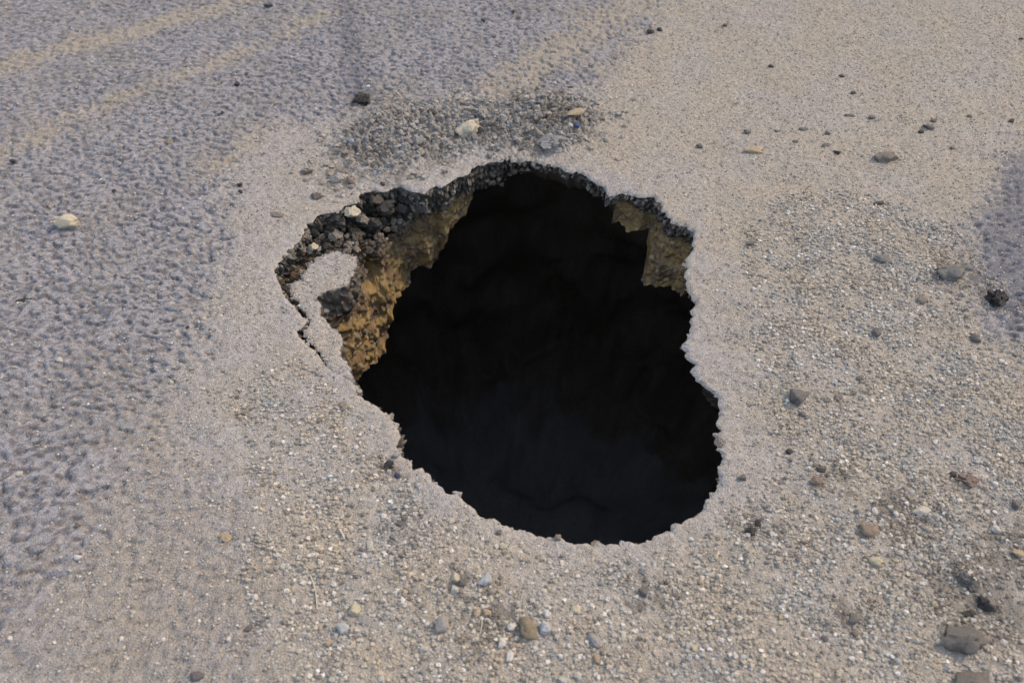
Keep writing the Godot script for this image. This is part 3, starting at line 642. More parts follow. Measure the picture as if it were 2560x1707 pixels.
func _masks() -> void:
	var sand := to_points(SAND_AREA)
	var gravel := to_points(GRAVEL_AREA)
	var rubble := to_points(RUBBLE_AREA)
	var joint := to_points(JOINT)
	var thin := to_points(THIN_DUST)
	var bare := to_points(BLUE_GREY_PATCH)
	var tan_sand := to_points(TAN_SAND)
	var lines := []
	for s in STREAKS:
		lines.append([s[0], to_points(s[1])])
	for m in [m_sand, m_gravel, m_rubble, m_streak, m_joint_patch, m_thin, m_stain, m_tan]:
		m.resize(GW * GH)
	for k in GH:
		for i in GW:
			var p := Vector2(GX0 + i * GSTEP, GZ0 + k * GSTEP)
			var o := k * GW + i
			m_sand[o] = signed_distance(p, sand)
			m_gravel[o] = signed_distance(p, gravel)
			m_rubble[o] = signed_distance(p, rubble)
			var best := -1.0
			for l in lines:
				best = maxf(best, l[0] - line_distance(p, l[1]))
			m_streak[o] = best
			m_joint_patch[o] = minf(line_distance(p, joint), maxf(line_distance(p, bare) - 0.05, 0.0))  # the joint line and the blue-grey patch share one darkening mask
			m_thin[o] = signed_distance(p, thin)
			var damp := -1.0
			for q in DARK_SOIL:
				damp = maxf(damp, q[2] - Vector2(q[0], q[1]).distance_to(p))
			m_stain[o] = damp
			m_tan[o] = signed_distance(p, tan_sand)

func sample(m: PackedFloat32Array, x: float, z: float) -> float:
	var fx := clampf((x - GX0) / GSTEP, 0.0, GW - 1.01)
	var fz := clampf((z - GZ0) / GSTEP, 0.0, GH - 1.01)
	var i := int(fx)
	var k := int(fz)
	fx -= i
	fz -= k
	var o := k * GW + i
	return lerpf(lerpf(m[o], m[o + 1], fx), lerpf(m[o + GW], m[o + GW + 1], fx), fz)

func sand_at(x: float, z: float) -> float:
	var w := n_mid.get_noise_2d(x * 0.3, z * 0.3) * 0.08 + n_mid.get_noise_2d(x, z) * 0.09
	var s := smoothstep(-0.075, 0.075, sample(m_sand, x, z) + w)
	return s * (1.0 - 0.6 * smoothstep(-0.08, 0.08, sample(m_thin, x, z) + w * 1.4))

func height(x: float, z: float, sand: float) -> float:
	var a := 1.0 - sand
	var h := n_low.get_noise_2d(x, z) * 0.008
	var mid := n_mid.get_noise_2d(x, z)
	if a > 0.02:
		var th := 0.10 + 0.35 * n_low.get_noise_2d(x * 1.7 + 50.0, z * 1.7)
		var wx := x + mid * 0.010
		h -= a * 0.0068 * smoothstep(th, th + 0.13, n_pit.get_noise_2d(wx * 0.85, z * 1.15))
		h += a * 0.0012 * mid
	h += sand * (0.004 + mid * 0.0022)
	h += n_fine.get_noise_2d(x, z) * (0.0009 + 0.0004 * a)
	var r := sample(m_rubble, x, z)
	if r > -0.10:
		h += smoothstep(-0.10, 0.10, r) * (0.012 + 0.022 * mid + 0.006 * n_fine.get_noise_2d(x * 0.7, z * 0.7))
	return h

func ground(x: float, z: float) -> float:
	return height(x, z, sand_at(x, z))

func ground_color(x: float, z: float, sand: float) -> Color:
	var low := n_low.get_noise_2d(x + 9.0, z - 4.0)
	var spot := n_pit.get_noise_2d(x * 1.0 + 40.0, z * 1.5) - 0.25 * n_low.get_noise_2d(x * 2.0 - 7.0, z * 2.0)
	var a := Color(0.335, 0.327, 0.345).lerp(Color(0.17, 0.165, 0.176), smoothstep(0.10, 0.17, spot))
	a = a.lerp(Color(0.17, 0.166, 0.176), 0.45 * smoothstep(0.16, 0.26, n_fine.get_noise_2d(x * 0.45 + 15.0, z * 0.62)))
	a = a.lerp(Color(0.37, 0.36, 0.36), 0.4 * smoothstep(0.16, 0.26, n_fine.get_noise_2d(x * 0.5 - 31.0, z * 0.7)))
	a = a.lerp(Color(0.29, 0.27, 0.24), smoothstep(-0.2, 0.6, low) * 0.4)
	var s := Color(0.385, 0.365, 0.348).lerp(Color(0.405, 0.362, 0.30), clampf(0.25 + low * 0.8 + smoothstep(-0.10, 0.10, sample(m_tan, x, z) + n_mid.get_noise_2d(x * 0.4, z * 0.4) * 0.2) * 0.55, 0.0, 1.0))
	s = s.lerp(Color(0.28, 0.255, 0.225), smoothstep(0.15, 0.5, n_pit.get_noise_2d(x * 0.8 - 20.0, z * 0.8)) * 0.5)
	if sample(m_thin, x, z) > -0.2:
		a = a.lerp(Color(0.30, 0.272, 0.24), 0.7 * smoothstep(-0.12, 0.06, sample(m_thin, x, z) + n_mid.get_noise_2d(x * 0.4, z * 0.4) * 0.2))
	var c := a.lerp(s, sand)
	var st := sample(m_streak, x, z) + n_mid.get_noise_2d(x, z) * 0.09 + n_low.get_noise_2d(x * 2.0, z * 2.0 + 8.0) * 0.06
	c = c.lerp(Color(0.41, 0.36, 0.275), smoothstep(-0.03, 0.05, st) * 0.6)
	var jd := sample(m_joint_patch, x, z) + n_mid.get_noise_2d(x, z) * 0.06
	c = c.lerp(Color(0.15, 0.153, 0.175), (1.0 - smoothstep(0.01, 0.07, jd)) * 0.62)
	var rb := sample(m_rubble, x, z)
	c = c.lerp(Color(0.30, 0.28, 0.26), smoothstep(-0.08, 0.10, rb + n_mid.get_noise_2d(x * 0.4, z * 0.4) * 0.2) * 0.5)
	var ds := sample(m_stain, x, z) + n_mid.get_noise_2d(x * 0.8, z * 0.8) * 0.07
	c = c.lerp(Color(0.15, 0.135, 0.115), smoothstep(-0.02, 0.03, ds) * 0.6)
	var v := 1.0 + n_fine.get_noise_2d(x + 3.0, z) * 0.22
	return Color(c.r * v, c.g * v, c.b * v)

# ---------------------------------------------------------------- road
func _road() -> void:
	rim_s = smooth_ring(rim_r, 22)
	var radii := PackedFloat32Array()
	var s := 0.5
	while s < 3.7:
		radii.append(s)
		s += 0.0038 * sqrt(s / 0.5)
	while s < 80.0:
		radii.append(s)
		s *= 1.25
	var rows := radii.size()
	var v := PackedVector3Array()
	var c := PackedColorArray()
	v.resize(NA * rows)
	c.resize(NA * rows)
	for i in NA:
		var th := float(i) / NA * TAU - PI
		var co := cos(th)
		var si := sin(th)
		var r0 := rim_s[i]
		var jut := rim_r[i] - r0
		var p := log(3.7 / r0) / log(3.7 / 0.5)
		for k in rows:
			var rr := radii[k]
			var r := r0 * pow(rr / 0.5, p) if rr < 3.7 else rr
			var e := r - r0
			r += jut * exp(-e / 0.09)
			var x := CENTRE.x + co * r
			var z := CENTRE.y + si * r
			var o := k * NA + i
			if rr > 5.0:
				v[o] = Vector3(x, 0, z)
				c[o] = Color(0.29, 0.28, 0.28)
				continue
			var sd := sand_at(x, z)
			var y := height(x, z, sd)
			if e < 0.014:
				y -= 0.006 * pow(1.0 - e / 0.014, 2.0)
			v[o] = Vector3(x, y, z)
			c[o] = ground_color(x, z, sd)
	var n := PackedVector3Array()
	n.resize(NA * rows)
	for k in rows:
		var ka := maxi(k - 1, 0) * NA
		var kb := mini(k + 1, rows - 1) * NA
		for i in NA:
			var du := v[k * NA + (i + 1) % NA] - v[k * NA + (i + NA - 1) % NA]
			var dv := v[kb + i] - v[ka + i]
			n[k * NA + i] = du.cross(dv).normalized() * -1.0
			if n[k * NA + i].y < 0.0:
				n[k * NA + i] *= -1.0
	var idx := PackedInt32Array()
	idx.resize(NA * (rows - 1) * 6)
	var q := 0
	for k in rows - 1:
		for i in NA:
			var a := k * NA + i
			var b := k * NA + (i + 1) % NA
			idx[q] = a
			idx[q + 1] = a + NA
			idx[q + 2] = b
			idx[q + 3] = b
			idx[q + 4] = a + NA
			idx[q + 5] = b + NA
			q += 6
	var road := Node3D.new()
	road.name = "road"
	road.set_meta("kind", "structure")
	add_child(road)
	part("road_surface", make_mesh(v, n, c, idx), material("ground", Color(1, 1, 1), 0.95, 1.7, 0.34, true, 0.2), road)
	# the broken asphalt face under the rim
	var rowsb := 28
	var bv := PackedVector3Array()
	var bc := PackedColorArray()
	for k in rowsb:
		for i in NA:
			var t := float(k) / (rowsb - 1)
			var th := float(i) / NA * TAU - PI
			var top := v[i]
			var y := lerpf(top.y, -asph_h[i] - 0.004, t)
			var r := rim_r[i]
			var x := CENTRE.x + cos(th) * r
			var z := CENTRE.y + sin(th) * r
			var j := 0.008 - absf(n_lump.get_noise_3d(x * 1.3, y * 1.3, z * 1.3)) * 0.03 + n_lump.get_noise_3d(x * 4.0, y * 4.0, z * 4.0) * 0.006
			r += j * smoothstep(0.0, 0.2, t) + lean[i] * (top.y - y)
			y += n_face.get_noise_3d(z * 1.5, x * 1.5, y) * 0.012 * smoothstep(0.0, 0.2, t) * (1.0 - t)
			bv.append(Vector3(CENTRE.x + cos(th) * r, y, CENTRE.y + sin(th) * r))
			var g := n_face.get_noise_3d(x * 1.6 + 7.0, y * 1.6, z * 1.6)
			var col := Color(0.05, 0.044, 0.038).lerp(Color(0.19, 0.165, 0.135), smoothstep(0.0, 0.3, g))
			if k == 0:
				col = c[i]
			bc.append(col)
	var bi := ring_indices(NA, rowsb)
	var edge := part("broken_edge", make_mesh(bv, normals_of(bv, bi), bc, bi), material("bitumen", Color(1, 1, 1), 0.6, 3.0, 0.3, true, 0.5), road)
	# stones of the asphalt mix that stick out of the broken face
	_rock_library()
	for k in 300:
		var deg := rng.randf_range(-172.0, -38.0)
		var i := posmod(int((deg + 180.0) / 360.0 * NA), NA)
		var y := -rng.randf_range(0.006, asph_h[i])
		var th := deg_to_rad(deg)
		var size := rng.randf_range(0.007, 0.022)
		var r := rim_r[i] + size * rng.randf_range(0.0, 0.45)
		var pale := rng.randf()
		var m := rock_material("black") if pale < 0.25 else (rock_material("mix") if pale < 0.6 else (rock_material("brown") if pale < 0.86 else rock_material("grey")))
		var o := part("aggregate_stone", rocks[rng.randi() % rocks.size()], m, edge)
		o.transform = Transform3D(random_basis().scaled(Vector3(size, size * rng.randf_range(0.6, 1.0), size) * 0.5), Vector3(CENTRE.x + cos(th) * r, y, CENTRE.y + sin(th) * r))

	var slab_edge := to_points(SLAB)
	for k in 90:
		var th := rng.randf() * TAU - PI
		var i := posmod(int((th + PI) / TAU * NA), NA)
		var size := 0.007 + 0.016 * pow(rng.randf(), 2.0)
		var r := rim_r[i] + size * rng.randf_range(-0.15, 0.5)
		var o := part("rim_crumb", clods[rng.randi() % clods.size()], rock_material("dust" if rng.randf() < 0.8 else "brown"), edge)
		o.transform = Transform3D(random_basis().scaled(Vector3(size, size * 0.7, size) * 0.5), Vector3(CENTRE.x + cos(th) * r, v[i].y - size * rng.randf_range(0.0, 0.25), CENTRE.y + sin(th) * r))
	for k in 380:
		var deg := rng.randf_range(-171.0, -118.0)
		var i := posmod(int((deg + 180.0) / 360.0 * NA), NA)
		if rim_r[i] - inner_r[i] < 0.01:
			continue
		var th := deg_to_rad(deg)
		var size := rng.randf_range(0.008, 0.024)
		var r := lerpf(rim_r[i], inner_r[i], rng.randf_range(0.0, 1.0))
		if signed_distance(Vector2(CENTRE.x + cos(th) * r, CENTRE.y + sin(th) * r), slab_edge) > -size * 0.5:
			continue
		var u := rng.randf()
		var o := part("broken_lump", clods[rng.randi() % clods.size()], rock_material("black" if u < 0.18 else ("mix" if u < 0.6 else ("brown" if u < 0.86 else "grey"))), edge)
		o.transform = Transform3D(random_basis().scaled(Vector3(size, size * 0.8, size) * 0.5), Vector3(CENTRE.x + cos(th) * r, -asph_h[i] - 0.008 + size * rng.randf_range(0.1, 0.8), CENTRE.y + sin(th) * r))

func ring_indices(n: int, rows: int) -> PackedInt32Array:
	var idx := PackedInt32Array()
	idx.resize(n * (rows - 1) * 6)
	var q := 0
	for k in rows - 1:
		for i in n:
			var a := k * n + i
			var b := k * n + (i + 1) % n
			idx[q] = a
			idx[q + 1] = b
			idx[q + 2] = a + n
			idx[q + 3] = b
			idx[q + 4] = b + n
			idx[q + 5] = a + n
			q += 6
	return idx

func random_basis() -> Basis:
	return Basis.from_euler(Vector3(rng.randf() * TAU, rng.randf() * TAU, rng.randf() * TAU))

# ---------------------------------------------------------------- soil wall and cavity
func _hole() -> void:
	var n := 1000
	var hole := Node3D.new()
	hole.name = "ground_below_road"
	hole.set_meta("kind", "structure")
	add_child(hole)
	var sn := noise(31, 9.0, 4)
	var sf := noise(32, 60.0, 2)
	var rows := 110
	var ledge := 6
	var v := PackedVector3Array()
	var c := PackedColorArray()
	for k in rows + ledge:
		for i in n:
			var ii := int(float(i) / n * NA)
			var th := float(i) / n * TAU - PI
			var deg := rad_to_deg(th)
			var r: float
			var y: float
			if k < ledge:
				var t := float(k) / ledge
				r = lerpf(rim_r[ii] + 0.03, inner_r[ii] + 0.012, t)
				y = -asph_h[ii] - 0.001 - 0.012 * t - 0.05 * sin(t * PI) * clampf((rim_r[ii] - inner_r[ii]) / 0.05, 0.0, 1.0)
			else:
				var t := float(k - ledge) / (rows - 1)
				r = inner_r[ii] + 0.012 - (0.3 if deg > -66.0 and deg < -37.0 else 0.0) * t * (soil_h[ii] - asph_h[ii])
				y = lerpf(-asph_h[ii] - 0.013, -maxf(soil_h[ii], asph_h[ii] + 0.015), t)
			var x := CENTRE.x + cos(th) * r
			var z := CENTRE.y + sin(th) * r
			var deep := smoothstep(asph_h[ii], asph_h[ii] + 0.06, -y)
			var j := sn.get_noise_3d(x, y, z) * 0.04 * deep * clampf((soil_h[ii] - asph_h[ii]) / 0.3, 0.0, 1.0) + 0.008 - absf(n_lump.get_noise_3d(x * 0.9, y * 0.9, z * 0.9)) * 0.013 + sf.get_noise_3d(x, y, z) * 0.009
			# a washed-out pocket under the collapsed slab
			j += 0.11 * exp(-pow((deg + 134.0) / 2.6, 2.0)) * exp(-pow((y + 0.16) / 0.06, 2.0))
			r += j
			if k >= ledge:
				y += n_lump.get_noise_3d(z * 0.9, x * 0.9, 5.0) * 0.008 * smoothstep(0.6, 1.0, float(k - ledge) / (rows - 1))
			v.append(Vector3(CENTRE.x + cos(th) * r, y, CENTRE.y + sin(th) * r))
			var g := sn.get_noise_3d(x * 1.5 + 3.0, y * 1.5, z * 1.5)
			var f := sf.get_noise_3d(x + 5.0, y, z)
			var col := Color(0.31, 0.225, 0.105).lerp(Color(0.19, 0.135, 0.085), smoothstep(-0.12, 0.2, g))
			col = col.lerp(Color(0.37, 0.30, 0.19), smoothstep(0.2, 0.45, -f) * 0.6)
			# above it lies the dark crushed bed of the asphalt, thicker by the collapsed corner
			var bed := 0.02 + 0.07 * smoothstep(-118.0, -132.0, deg) + g * 0.05
			if k < ledge or -y < asph_h[ii] + bed:
				col = Color(0.075, 0.064, 0.052).lerp(Color(0.19, 0.155, 0.12), smoothstep(-0.2, 0.3, n_face.get_noise_3d(x * 1.6 + 7.0, y * 1.6, z * 1.6)))
			c.append(col)
	var idx := ring_indices(n, rows + ledge)
	var wall := part("soil_wall", make_mesh(v, normals_of(v, idx), c, idx), material("soil", Color(1, 1, 1), 0.95, 2.5, 0.3, true, 0.15), hole)
	for k in 170:
		var at := ledge + rng.randi_range(4, rows - 6)
		var deg := rng.randf_range(-160.0, -100.0) if k < 130 else rng.randf_range(-62.0, -40.0)
		var i := posmod(int((deg + 180.0) / 360.0 * n), n)
		var size := 0.006 + 0.016 * pow(rng.randf(), 2.0)
		var u := rng.randf()
		var o := part("soil_stone", clods[rng.randi() % clods.size()], rock_material("tan" if u < 0.35 else ("brown" if u < 0.7 else ("soil_brown" if u < 0.92 else "dark"))), wall)
		o.transform = Transform3D(random_basis().scaled(Vector3(size, size * 0.8, size) * 0.5), v[at * n + i])
	# the cavity that the water washed out below
	var cv := PackedVector3Array()
	var cc := PackedColorArray()
	var base := (rows + ledge - 1) * n
	var lip_r := PackedFloat32Array()
	var lip_y := PackedFloat32Array()
	for i in n:
		lip_r.append(Vector2(v[base + i].x - CENTRE.x, v[base + i].z - CENTRE.y).length())
		lip_y.append(v[base + i].y)
	var soft_r := smooth_ring(lip_r, 60)
	var soft_y := smooth_ring(lip_y, 60)
	var curve := Curve2D.new()
	for q in [[0.0, 0.0], [0.16, 0.01], [0.34, -0.06], [0.55, -0.22], [0.74, -0.45], [0.90, -0.8], [0.96, -1.2], [0.90, -1.55], [0.65, -1.75], [0.3, -1.84], [-0.1, -1.88], [-0.34, -1.9]]:
		curve.add_point(Vector2(q[0], q[1]))
	var crows := 64
	var span := curve.get_baked_length()
	var cn := noise(33, 2.2, 4)
	for k in crows:
		var at := float(k) / (crows - 1)
		var q := curve.sample_baked(at * span)
		var mixed := smoothstep(0.0, 0.12, at)
		for i in n:
			var th := float(i) / n * TAU - PI
			var r := lerpf(lip_r[i], soft_r[i], mixed) + q.x
			var y := lerpf(lip_y[i], lerpf(soft_y[i], -0.25, smoothstep(0.1, 0.6, at)), mixed) + q.y
			var p := Vector3(cos(th) * r, y, sin(th) * r)
			var bulge := cn.get_noise_3dv(p) * 0.14 * smoothstep(0.05, 0.4, at)
			r = maxf(r + bulge, 0.02)
			y += cn.get_noise_3d(p.z, p.y, p.x) * 0.16 * smoothstep(0.3, 0.7, at)
			if k > 0:
				y = minf(y, -0.115)
			cv.append(Vector3(CENTRE.x + cos(th) * r, y, CENTRE.y + sin(th) * r))
			var g := cn.get_noise_3d(p.x * 2.0, p.y * 2.0, p.z * 2.0)
			var fallen := smoothstep(-0.05, 0.05, at - 0.72 + g * 0.12)  # floor painted paler grey, sky light on it put into the colour
			cc.append(Color(0.185, 0.16, 0.13).lerp(Color(0.15, 0.125, 0.10), smoothstep(-0.25, 0.3, g)).lerp(Color(0.25, 0.246, 0.245), fallen))
	var ci := ring_indices(n, crows)
	part("cavity_wall", make_mesh(cv, normals_of(cv, ci), cc, ci), material("cavity", Color(1, 1, 1), 0.9, 1.5, 0.4, true, 0.3), hole)

# ---------------------------------------------------------------- the cracked slab that sags into the hole
func _slab() -> void:
	var raw := to_points(SLAB)
	var edge := PackedVector2Array()
	for i in raw.size():
		var a := raw[i]
		var b := raw[(i + 1) % raw.size()]
		var m := maxi(1, int(a.distance_to(b) / 0.004))
		for k in m:
			var p := a.lerp(b, float(k) / m)
			p += Vector2(n_mid.get_noise_2d(p.x * 1.6, p.y * 1.6), n_mid.get_noise_2d(p.y * 1.6, p.x * 1.6 + 4.0)) * 0.008
			edge.append(p)
	if Geometry2D.is_polygon_clockwise(edge):
		edge.reverse()
	var pts := edge.duplicate()
	var lo := edge[0]
	var hi := edge[0]
	for p in edge:
		lo = lo.min(p)
		hi = hi.max(p)
	var x := lo.x
	while x < hi.x:
		var z := lo.y
		while z < hi.y:
			var p := Vector2(x + rng.randf_range(-0.0015, 0.0015), z + rng.randf_range(-0.0015, 0.0015))
			if signed_distance(p, edge) > 0.003:
				pts.append(p)
			z += 0.005
		x += 0.005
	var tri := Geometry2D.triangulate_delaunay(pts)
	var keep := PackedInt32Array()
	for i in range(0, tri.size(), 3):
		var m := (pts[tri[i]] + pts[tri[i + 1]] + pts[tri[i + 2]]) / 3.0
		if Geometry2D.is_point_in_polygon(m, edge):
			var a := pts[tri[i]]
			var b := pts[tri[i + 1]]
			var c := pts[tri[i + 2]]
			if (b - a).cross(c - a) > 0.0:
				keep.append_array([tri[i], tri[i + 1], tri[i + 2]])
			else:
				keep.append_array([tri[i], tri[i + 2], tri[i + 1]])
	var v := PackedVector3Array()
	var col := PackedColorArray()
	for k in pts.size():
		var p := pts[k]
		var y := slab_top(p)
		y += n_fine.get_noise_2d(p.x * 1.2, p.y * 1.2) * 0.0016
		if k < edge.size():
			y -= 0.004
		v.append(Vector3(p.x, y, p.y))
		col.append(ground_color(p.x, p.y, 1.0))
	var slab := Node3D.new()
	slab.name = numbered("asphalt_slab")
	slab.set_meta("kind", "thing")
	add_child(slab)
	tag(slab, "cracked dusty asphalt slab tilting into the hole, split from the road by a crack", "slab")
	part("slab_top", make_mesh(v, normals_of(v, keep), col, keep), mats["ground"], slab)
	var rows := 14
	var sv := PackedVector3Array()
	var sc := PackedColorArray()
	var n := edge.size()
	for k in rows:
		var t := float(k) / (rows - 1)
		for i in n:
			var p := edge[i]
			var d := (edge[(i + 3) % n] - edge[(i + n - 3) % n]).normalized()
			var nrm := Vector2(d.y, -d.x)
			var y := lerpf(slab_top(p) - 0.003, -0.115, t)
			var j := n_face.get_noise_3d(p.x, y, p.y) * 0.014 + n_fine.get_noise_3d(p.x, y, p.y) * 0.005 - 0.006 * t
			var w := p + nrm * j * smoothstep(0.0, 0.2, t)
			sv.append(Vector3(w.x, y, w.y))
			var g := n_face.get_noise_3d(p.x * 1.6 + 7.0, y * 1.6, p.y * 1.6)
			var cc := Color(0.11, 0.092, 0.074).lerp(Color(0.24, 0.21, 0.17), smoothstep(0.0, 0.35, g))
			if k == 0:
				cc = col[i]
			sc.append(cc)
	var si := ring_indices(n, rows)
	var nb := sv.size()
	sv.append(Vector3(raw[10].x - 0.02, -0.115, raw[10].y))
	sc.append(Color(0.12, 0.10, 0.08))
	for i in n:
		si.append_array([(rows - 1) * n + i, (rows - 1) * n + (i + 1) % n, nb])
	var side := part("broken_side", make_mesh(sv, normals_of(sv, si), sc, si), mats["bitumen"], slab)
	for k in 60:
		var i := rng.randi() % n
		var size := rng.randf_range(0.006, 0.016)
		var o := part("aggregate_stone", rocks[rng.randi() % rocks.size()], rock_material("dark" if rng.randf() < 0.6 else "brown"), side)
		var e := edge[i]
		o.transform = Transform3D(random_basis().scaled(Vector3.ONE * size * 0.5), Vector3(e.x, -rng.randf_range(0.015, 0.105), e.y))

func slab_top(p: Vector2) -> float:
	return ground(p.x, p.y) - 0.022 * clampf((-1.10 - p.y) / 0.35, 0.0, 1.0)

# ---------------------------------------------------------------- stones
func _ico(level: int) -> Array:
	var t := (1.0 + sqrt(5.0)) / 2.0
	var v := [Vector3(-1, t, 0), Vector3(1, t, 0), Vector3(-1, -t, 0), Vector3(1, -t, 0), Vector3(0, -1, t), Vector3(0, 1, t), Vector3(0, -1, -t), Vector3(0, 1, -t), Vector3(t, 0, -1), Vector3(t, 0, 1), Vector3(-t, 0, -1), Vector3(-t, 0, 1)]
	for i in v.size():
		v[i] = v[i].normalized()
	var f := [0, 11, 5, 0, 5, 1, 0, 1, 7, 0, 7, 10, 0, 10, 11, 1, 5, 9, 5, 11, 4, 11, 10, 2, 10, 7, 6, 7, 1, 8, 3, 9, 4, 3, 4, 2, 3, 2, 6, 3, 6, 8, 3, 8, 9, 4, 9, 5, 2, 4, 11, 6, 2, 10, 8, 6, 7, 9, 8, 1]
	for l in level:
		var mid := {}
		var nf := []
		for i in range(0, f.size(), 3):
			var e := []
			for q in 3:
				var a: int = f[i + q]
				var b: int = f[i + (q + 1) % 3]
				var key := Vector2i(mini(a, b), maxi(a, b))
				if not mid.has(key):
					mid[key] = v.size()
					v.append(((v[a] + v[b]) * 0.5).normalized())
				e.append(mid[key])
			nf.append_array([f[i], e[0], e[2], f[i + 1], e[1], e[0], f[i + 2], e[2], e[1], e[0], e[1], e[2]])
		f = nf
	return [v, f]

func rock_mesh(seed_: int, level: int, rough: float, cuts: int, flat: bool) -> ArrayMesh:
	var r := RandomNumberGenerator.new()
	r.seed = seed_
	var ns := noise(seed_ + 100, 0.9, 3)
	var s := _ico(level)
	var v: Array = s[0]
	var f: Array = s[1]
	var planes := []
	for k in cuts:
		planes.append([Vector3(r.randfn(), r.randfn(), r.randfn()).normalized(), r.randf_range(0.5, 0.85)])
	for i in v.size():
		var p: Vector3 = v[i] * (1.0 + rough * ns.get_noise_3dv(v[i] * 1.4))
		for q in planes:
			var d: float = p.dot(q[0]) - q[1]
			if d > 0.0:
				p -= q[0] * d * 0.92
		v[i] = p * (1.0 + (0.22 if cuts < 7 and level > 2 else 0.10) * rough * ns.get_noise_3dv(v[i] * 5.0))
	var lo := Vector3.ONE * 9.0
	var hi := Vector3.ONE * -9.0
	for p in v:
		lo = lo.min(p)
		hi = hi.max(p)
	for i in v.size():
		v[i] = (v[i] - (lo + hi) * 0.5) / ((hi - lo) * 0.5)
	var pv := PackedVector3Array()
	var pn := PackedVector3Array()
	var pi := PackedInt32Array()
	if flat:
		for i in range(0, f.size(), 3):
			var a: Vector3 = v[f[i]]
			var b: Vector3 = v[f[i + 1]]
			var c: Vector3 = v[f[i + 2]]
			var nn := (b - a).cross(c - a).normalized()
			if nn.dot(a + b + c) < 0.0:
				nn = -nn
			for p in [a, c, b]:
				pi.append(pv.size())
				pv.append(p)
				pn.append(nn)
	else:
		for p in v:
			pv.append(p)
		for i in range(0, f.size(), 3):
			pi.append_array([f[i], f[i + 2], f[i + 1]])
		pn = normals_of(pv, pi)
		if pn[0].dot(pv[0]) < 0.0:
			for i in pn.size():
				pn[i] = -pn[i]
	return make_mesh(pv, pn, PackedColorArray(), pi)

func _rock_library() -> void:
	for k in 10:
		rocks.append(rock_mesh(200 + k, 2, 0.75, 8, false))
	for k in 6:
		pebbles.append(rock_mesh(300 + k, 2, 0.45, 5, false))
	for k in 4:
		boulders.append(rock_mesh(600 + k, 3, 0.55, 8, false))
	for k in 8:
		clods.append(rock_mesh(500 + k, 3, 0.8, 6, true))

const ROCK_COLOR := {"cream": [.50, .45, .34], "grey": [.30, .285, .265], "brown": [.22, .19, .155], "tan": [.40, .32, .21], "black": [.046, .041, .037], "blue": [.06, .11, .28], "dark": [.13, .122, .114], "green": [.19, .185, .165], "white": [.57, .54, .49], "pale": [.45, .43, .38], "orange": [.30, .23, .165], "red": [.22, .165, .135], "yellow": [.44, .39, .28], "bluegrey": [.39, .40, .40], "bluedark": [.05, .06, .11], "stain": [.165, .148, .128], "dust": [.385, .362, .335], "mix": [.105, .088, .07], "soil_brown": [.24, .17, .09], "olive": [.23, .19, .13]}

func rock_material(key: String) -> StandardMaterial3D:
	var c: Array = ROCK_COLOR[key]
	var bitumen := key == "black" or key == "dark"
	return material("rock_" + key, Color(c[0], c[1], c[2]) * 1.15, 0.7 if bitumen else 0.85, 4.0, 0.25, false, 0.4 if bitumen else 0.3)

func put_stone(called: String, x: float, z: float, w: float, h: float, d: float, color: String, shape: String, label: String, group: String) -> void:
	var lib: Array = boulders if called == "rock" else clods if called == "asphalt_chunk" else (pebbles if shape == "r" else rocks)
	var o := part(numbered(called), lib[rng.randi() % lib.size()], rock_material(color), self)
	var turn := rng.randf_range(-0.5, 0.5) if shape == "f" else rng.randf_range(-0.7, 0.7)
	var b := Basis(Vector3.UP, turn).scaled(Vector3(1, 1, 1)) * Basis.from_scale(Vector3(w, h, d) * 0.5)
	var sink := 0.34 if shape == "a" else 0.40
	o.transform = Transform3D(Basis.from_euler(Vector3(rng.randf_range(-0.12, 0.12), 0, rng.randf_range(-0.15, 0.15))) * b, Vector3(x, ground(x, z) + h * (0.5 - sink), z))
	tag(o, label, "chip" if called == "plastic_chip" else ("asphalt chunk" if called == "asphalt_chunk" else ("rock" if called == "rock" else "stone")), group)

func _stones() -> void:
	for s in STONES:
		put_stone(s[0], s[1], s[2], s[3], s[4], s[5], s[6], s[7], s[8], s[9])
	for s in CHUNKS:
		var o := part(numbered("asphalt_block"), clods[rng.randi() % clods.size()], rock_material(s[5]), self)
		var sz: float = s[3]
		o.transform = Transform3D(Basis(Vector3.UP, rng.randf_range(-0.6, 0.6)) * Basis.from_scale(Vector3(sz, s[4] * 1.2, sz * 0.9) * 0.42), Vector3(s[0], s[1], s[2]))
		tag(o, s[6], "asphalt block")

func _straws() -> void:
	for s in STRAWS:
		var a := Vector2(s[0], s[1])
		var b := Vector2(s[2], s[3])
		var v := PackedVector3Array()
		var n := PackedVector3Array()
		var side := (b - a).orthogonal().normalized()
		for k in 9:
			var t := k / 8.0
			var p := a.lerp(b, t) + side * sin(t * PI) * a.distance_to(b) * 0.05
			var r: float = s[4] * (1.0 - 0.35 * t)
			var y := ground(p.x, p.y) + 0.002 + r
			for q in 7:
				var w := q / 7.0 * TAU
				var d := Vector3(side.x * cos(w), sin(w), side.y * cos(w))
				v.append(Vector3(p.x, y, p.y) + d * r)
				n.append(d)
		var idx := ring_indices(7, 9)
		for i in range(0, idx.size(), 3):
			var keep := idx[i + 1]
			idx[i + 1] = idx[i + 2]
			idx[i + 2] = keep
		var m := material("straw", Color(0.55, 0.50, 0.40), 0.7, 6.0, 0.05)
		var o := part(numbered("straw"), make_mesh(v, n, PackedColorArray(), idx), m, self)
		tag(o, s[5], "straw")

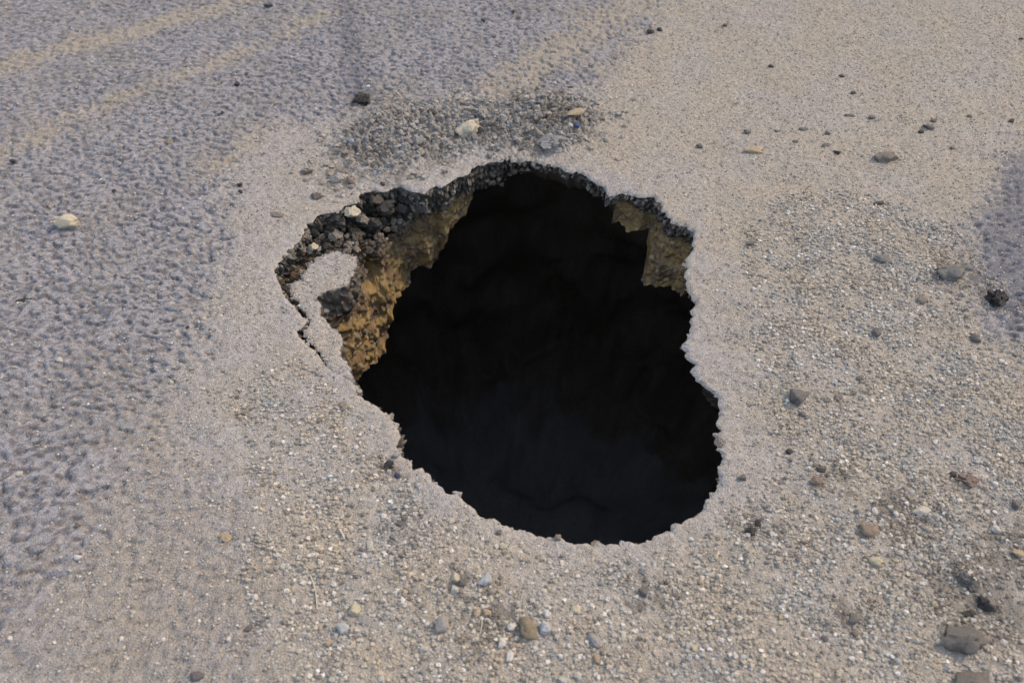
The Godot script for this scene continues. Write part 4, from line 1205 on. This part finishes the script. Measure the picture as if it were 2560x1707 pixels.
# ---------------------------------------------------------------- loose grit too fine to count
func _gravel() -> void:
	var root := Node3D.new()
	root.name = "loose_gravel"
	root.set_meta("kind", "stuff")
	root.set_meta("label", "loose sand and fine gravel strewn over the road around the hole")
	root.set_meta("category", "gravel")
	add_child(root)
	var m := material("grit", Color(1, 1, 1), 0.85, 6.0, 0.1, true, 0.35)
	var variants := 4
	var xf := []
	var cl := []
	for k in variants:
		xf.append([])
		cl.append([])
	var slab_poly := to_points(SLAB)
	var tries := 0
	var count := 0
	while count < 150000 and tries < 1000000:
		tries += 1
		var x := rng.randf_range(-2.3, 2.3)
		var z := rng.randf_range(-3.1, -0.36)
		if absf(x) > 0.62 - z * 0.56:
			continue
		var dens := 0.05
		var heap := 0.0
		var g := sample(m_gravel, x, z)
		var rub := sample(m_rubble, x, z)
		var sd := sample(m_sand, x, z)
		if sd > 0.0:
			dens = 0.22
		if g > -0.3:
			var patch := n_low.get_noise_2d(x * 1.8 + 30.0, z * 1.8)
			dens = maxf(dens, smoothstep(-0.16, 0.16, g + n_mid.get_noise_2d(x * 0.3, z * 0.3) * 0.25) * (0.62 + 0.8 * patch))
		if rub > -0.2:
			heap = smoothstep(-0.12, 0.12, rub + n_mid.get_noise_2d(x * 0.35, z * 0.35) * 0.3)
			dens = maxf(dens, heap * 0.8)
		var away := Vector2(x, z) - CENTRE
		var lip := away.length() - rim_r[posmod(int((away.angle() + PI) / TAU * NA), NA)]
		if lip < 0.003:
			dens = 0.3
		else:
			dens *= 0.12 + 0.88 * smoothstep(0.01, 0.07, lip + n_mid.get_noise_2d(x * 0.5, z * 0.5) * 0.04)
		if rng.randf() > dens:
			continue
		var on_slab := false
		if inside_hole(x, z, 0.003):
			if not Geometry2D.is_point_in_polygon(Vector2(x, z), slab_poly):
				continue
			on_slab = true
		count += 1
		var u := rng.randf()
		var size := 0.0024 + 0.0045 * u * u * u
		if g > 0.0:
			size = 0.003 + 0.0080 * u * u * u
		var lumpy := rng.randf() < heap * 0.55
		if lumpy:
			size = 0.004 + 0.016 * pow(u, 4.0)
		var c := Color(0.405, 0.37, 0.315)
		var t := rng.randf()
		if t < 0.15:
			c = Color(0.21, 0.195, 0.175)
		elif t < 0.26:
			c = Color(0.60, 0.56, 0.50)
		elif t < 0.36:
			c = Color(0.42, 0.365, 0.28)
		elif t < 0.5:
			c = Color(0.345, 0.318, 0.28)
		if t > 0.988:  # glints painted as near-white grains
			c = Color(0.72, 0.70, 0.66)
			size = 0.003
		if heap > 0.3:
			c = c.lerp(Color(0.25, 0.235, 0.22), 0.6)
		if rng.randf() < 0.6 * smoothstep(-0.03, 0.02, sample(m_stain, x, z) + n_mid.get_noise_2d(x * 0.8, z * 0.8) * 0.07):
			c = c.lerp(Color(0.12, 0.105, 0.09), 0.7)
		var hue := n_low.get_noise_2d(x * 2.0 + 70.0, z * 2.0)
		c = Color(c.r * (1.0 + 0.10 * hue), c.g, c.b * (1.0 - 0.12 * hue))
		c = c * rng.randf_range(0.95, 1.4)
		c.a = 1.0
		var k := rng.randi() % variants
		xf[k].append(Transform3D(random_basis().scaled(Vector3(size, size * rng.randf_range(0.6, 0.9), size * rng.randf_range(0.7, 1.0)) * 0.5), Vector3(x, (slab_top(Vector2(x, z)) if on_slab else ground(x, z)) + size * rng.randf_range(-0.15, 0.25), z)))
		cl[k].append(c)
	for k in variants:
		var mm := MultiMesh.new()
		mm.transform_format = MultiMesh.TRANSFORM_3D
		mm.use_colors = true
		mm.mesh = rock_mesh(400 + k, 1, 0.9, 6, true)
		mm.instance_count = xf[k].size()
		for i in xf[k].size():
			mm.set_instance_transform(i, xf[k][i])
			mm.set_instance_color(i, cl[k][i])
		var o := MultiMeshInstance3D.new()
		o.name = "grit"
		o.multimesh = mm
		o.material_override = m
		o.set_meta("kind", "stuff")
		root.add_child(o, true)
	print("grains ", count, " tries ", tries)
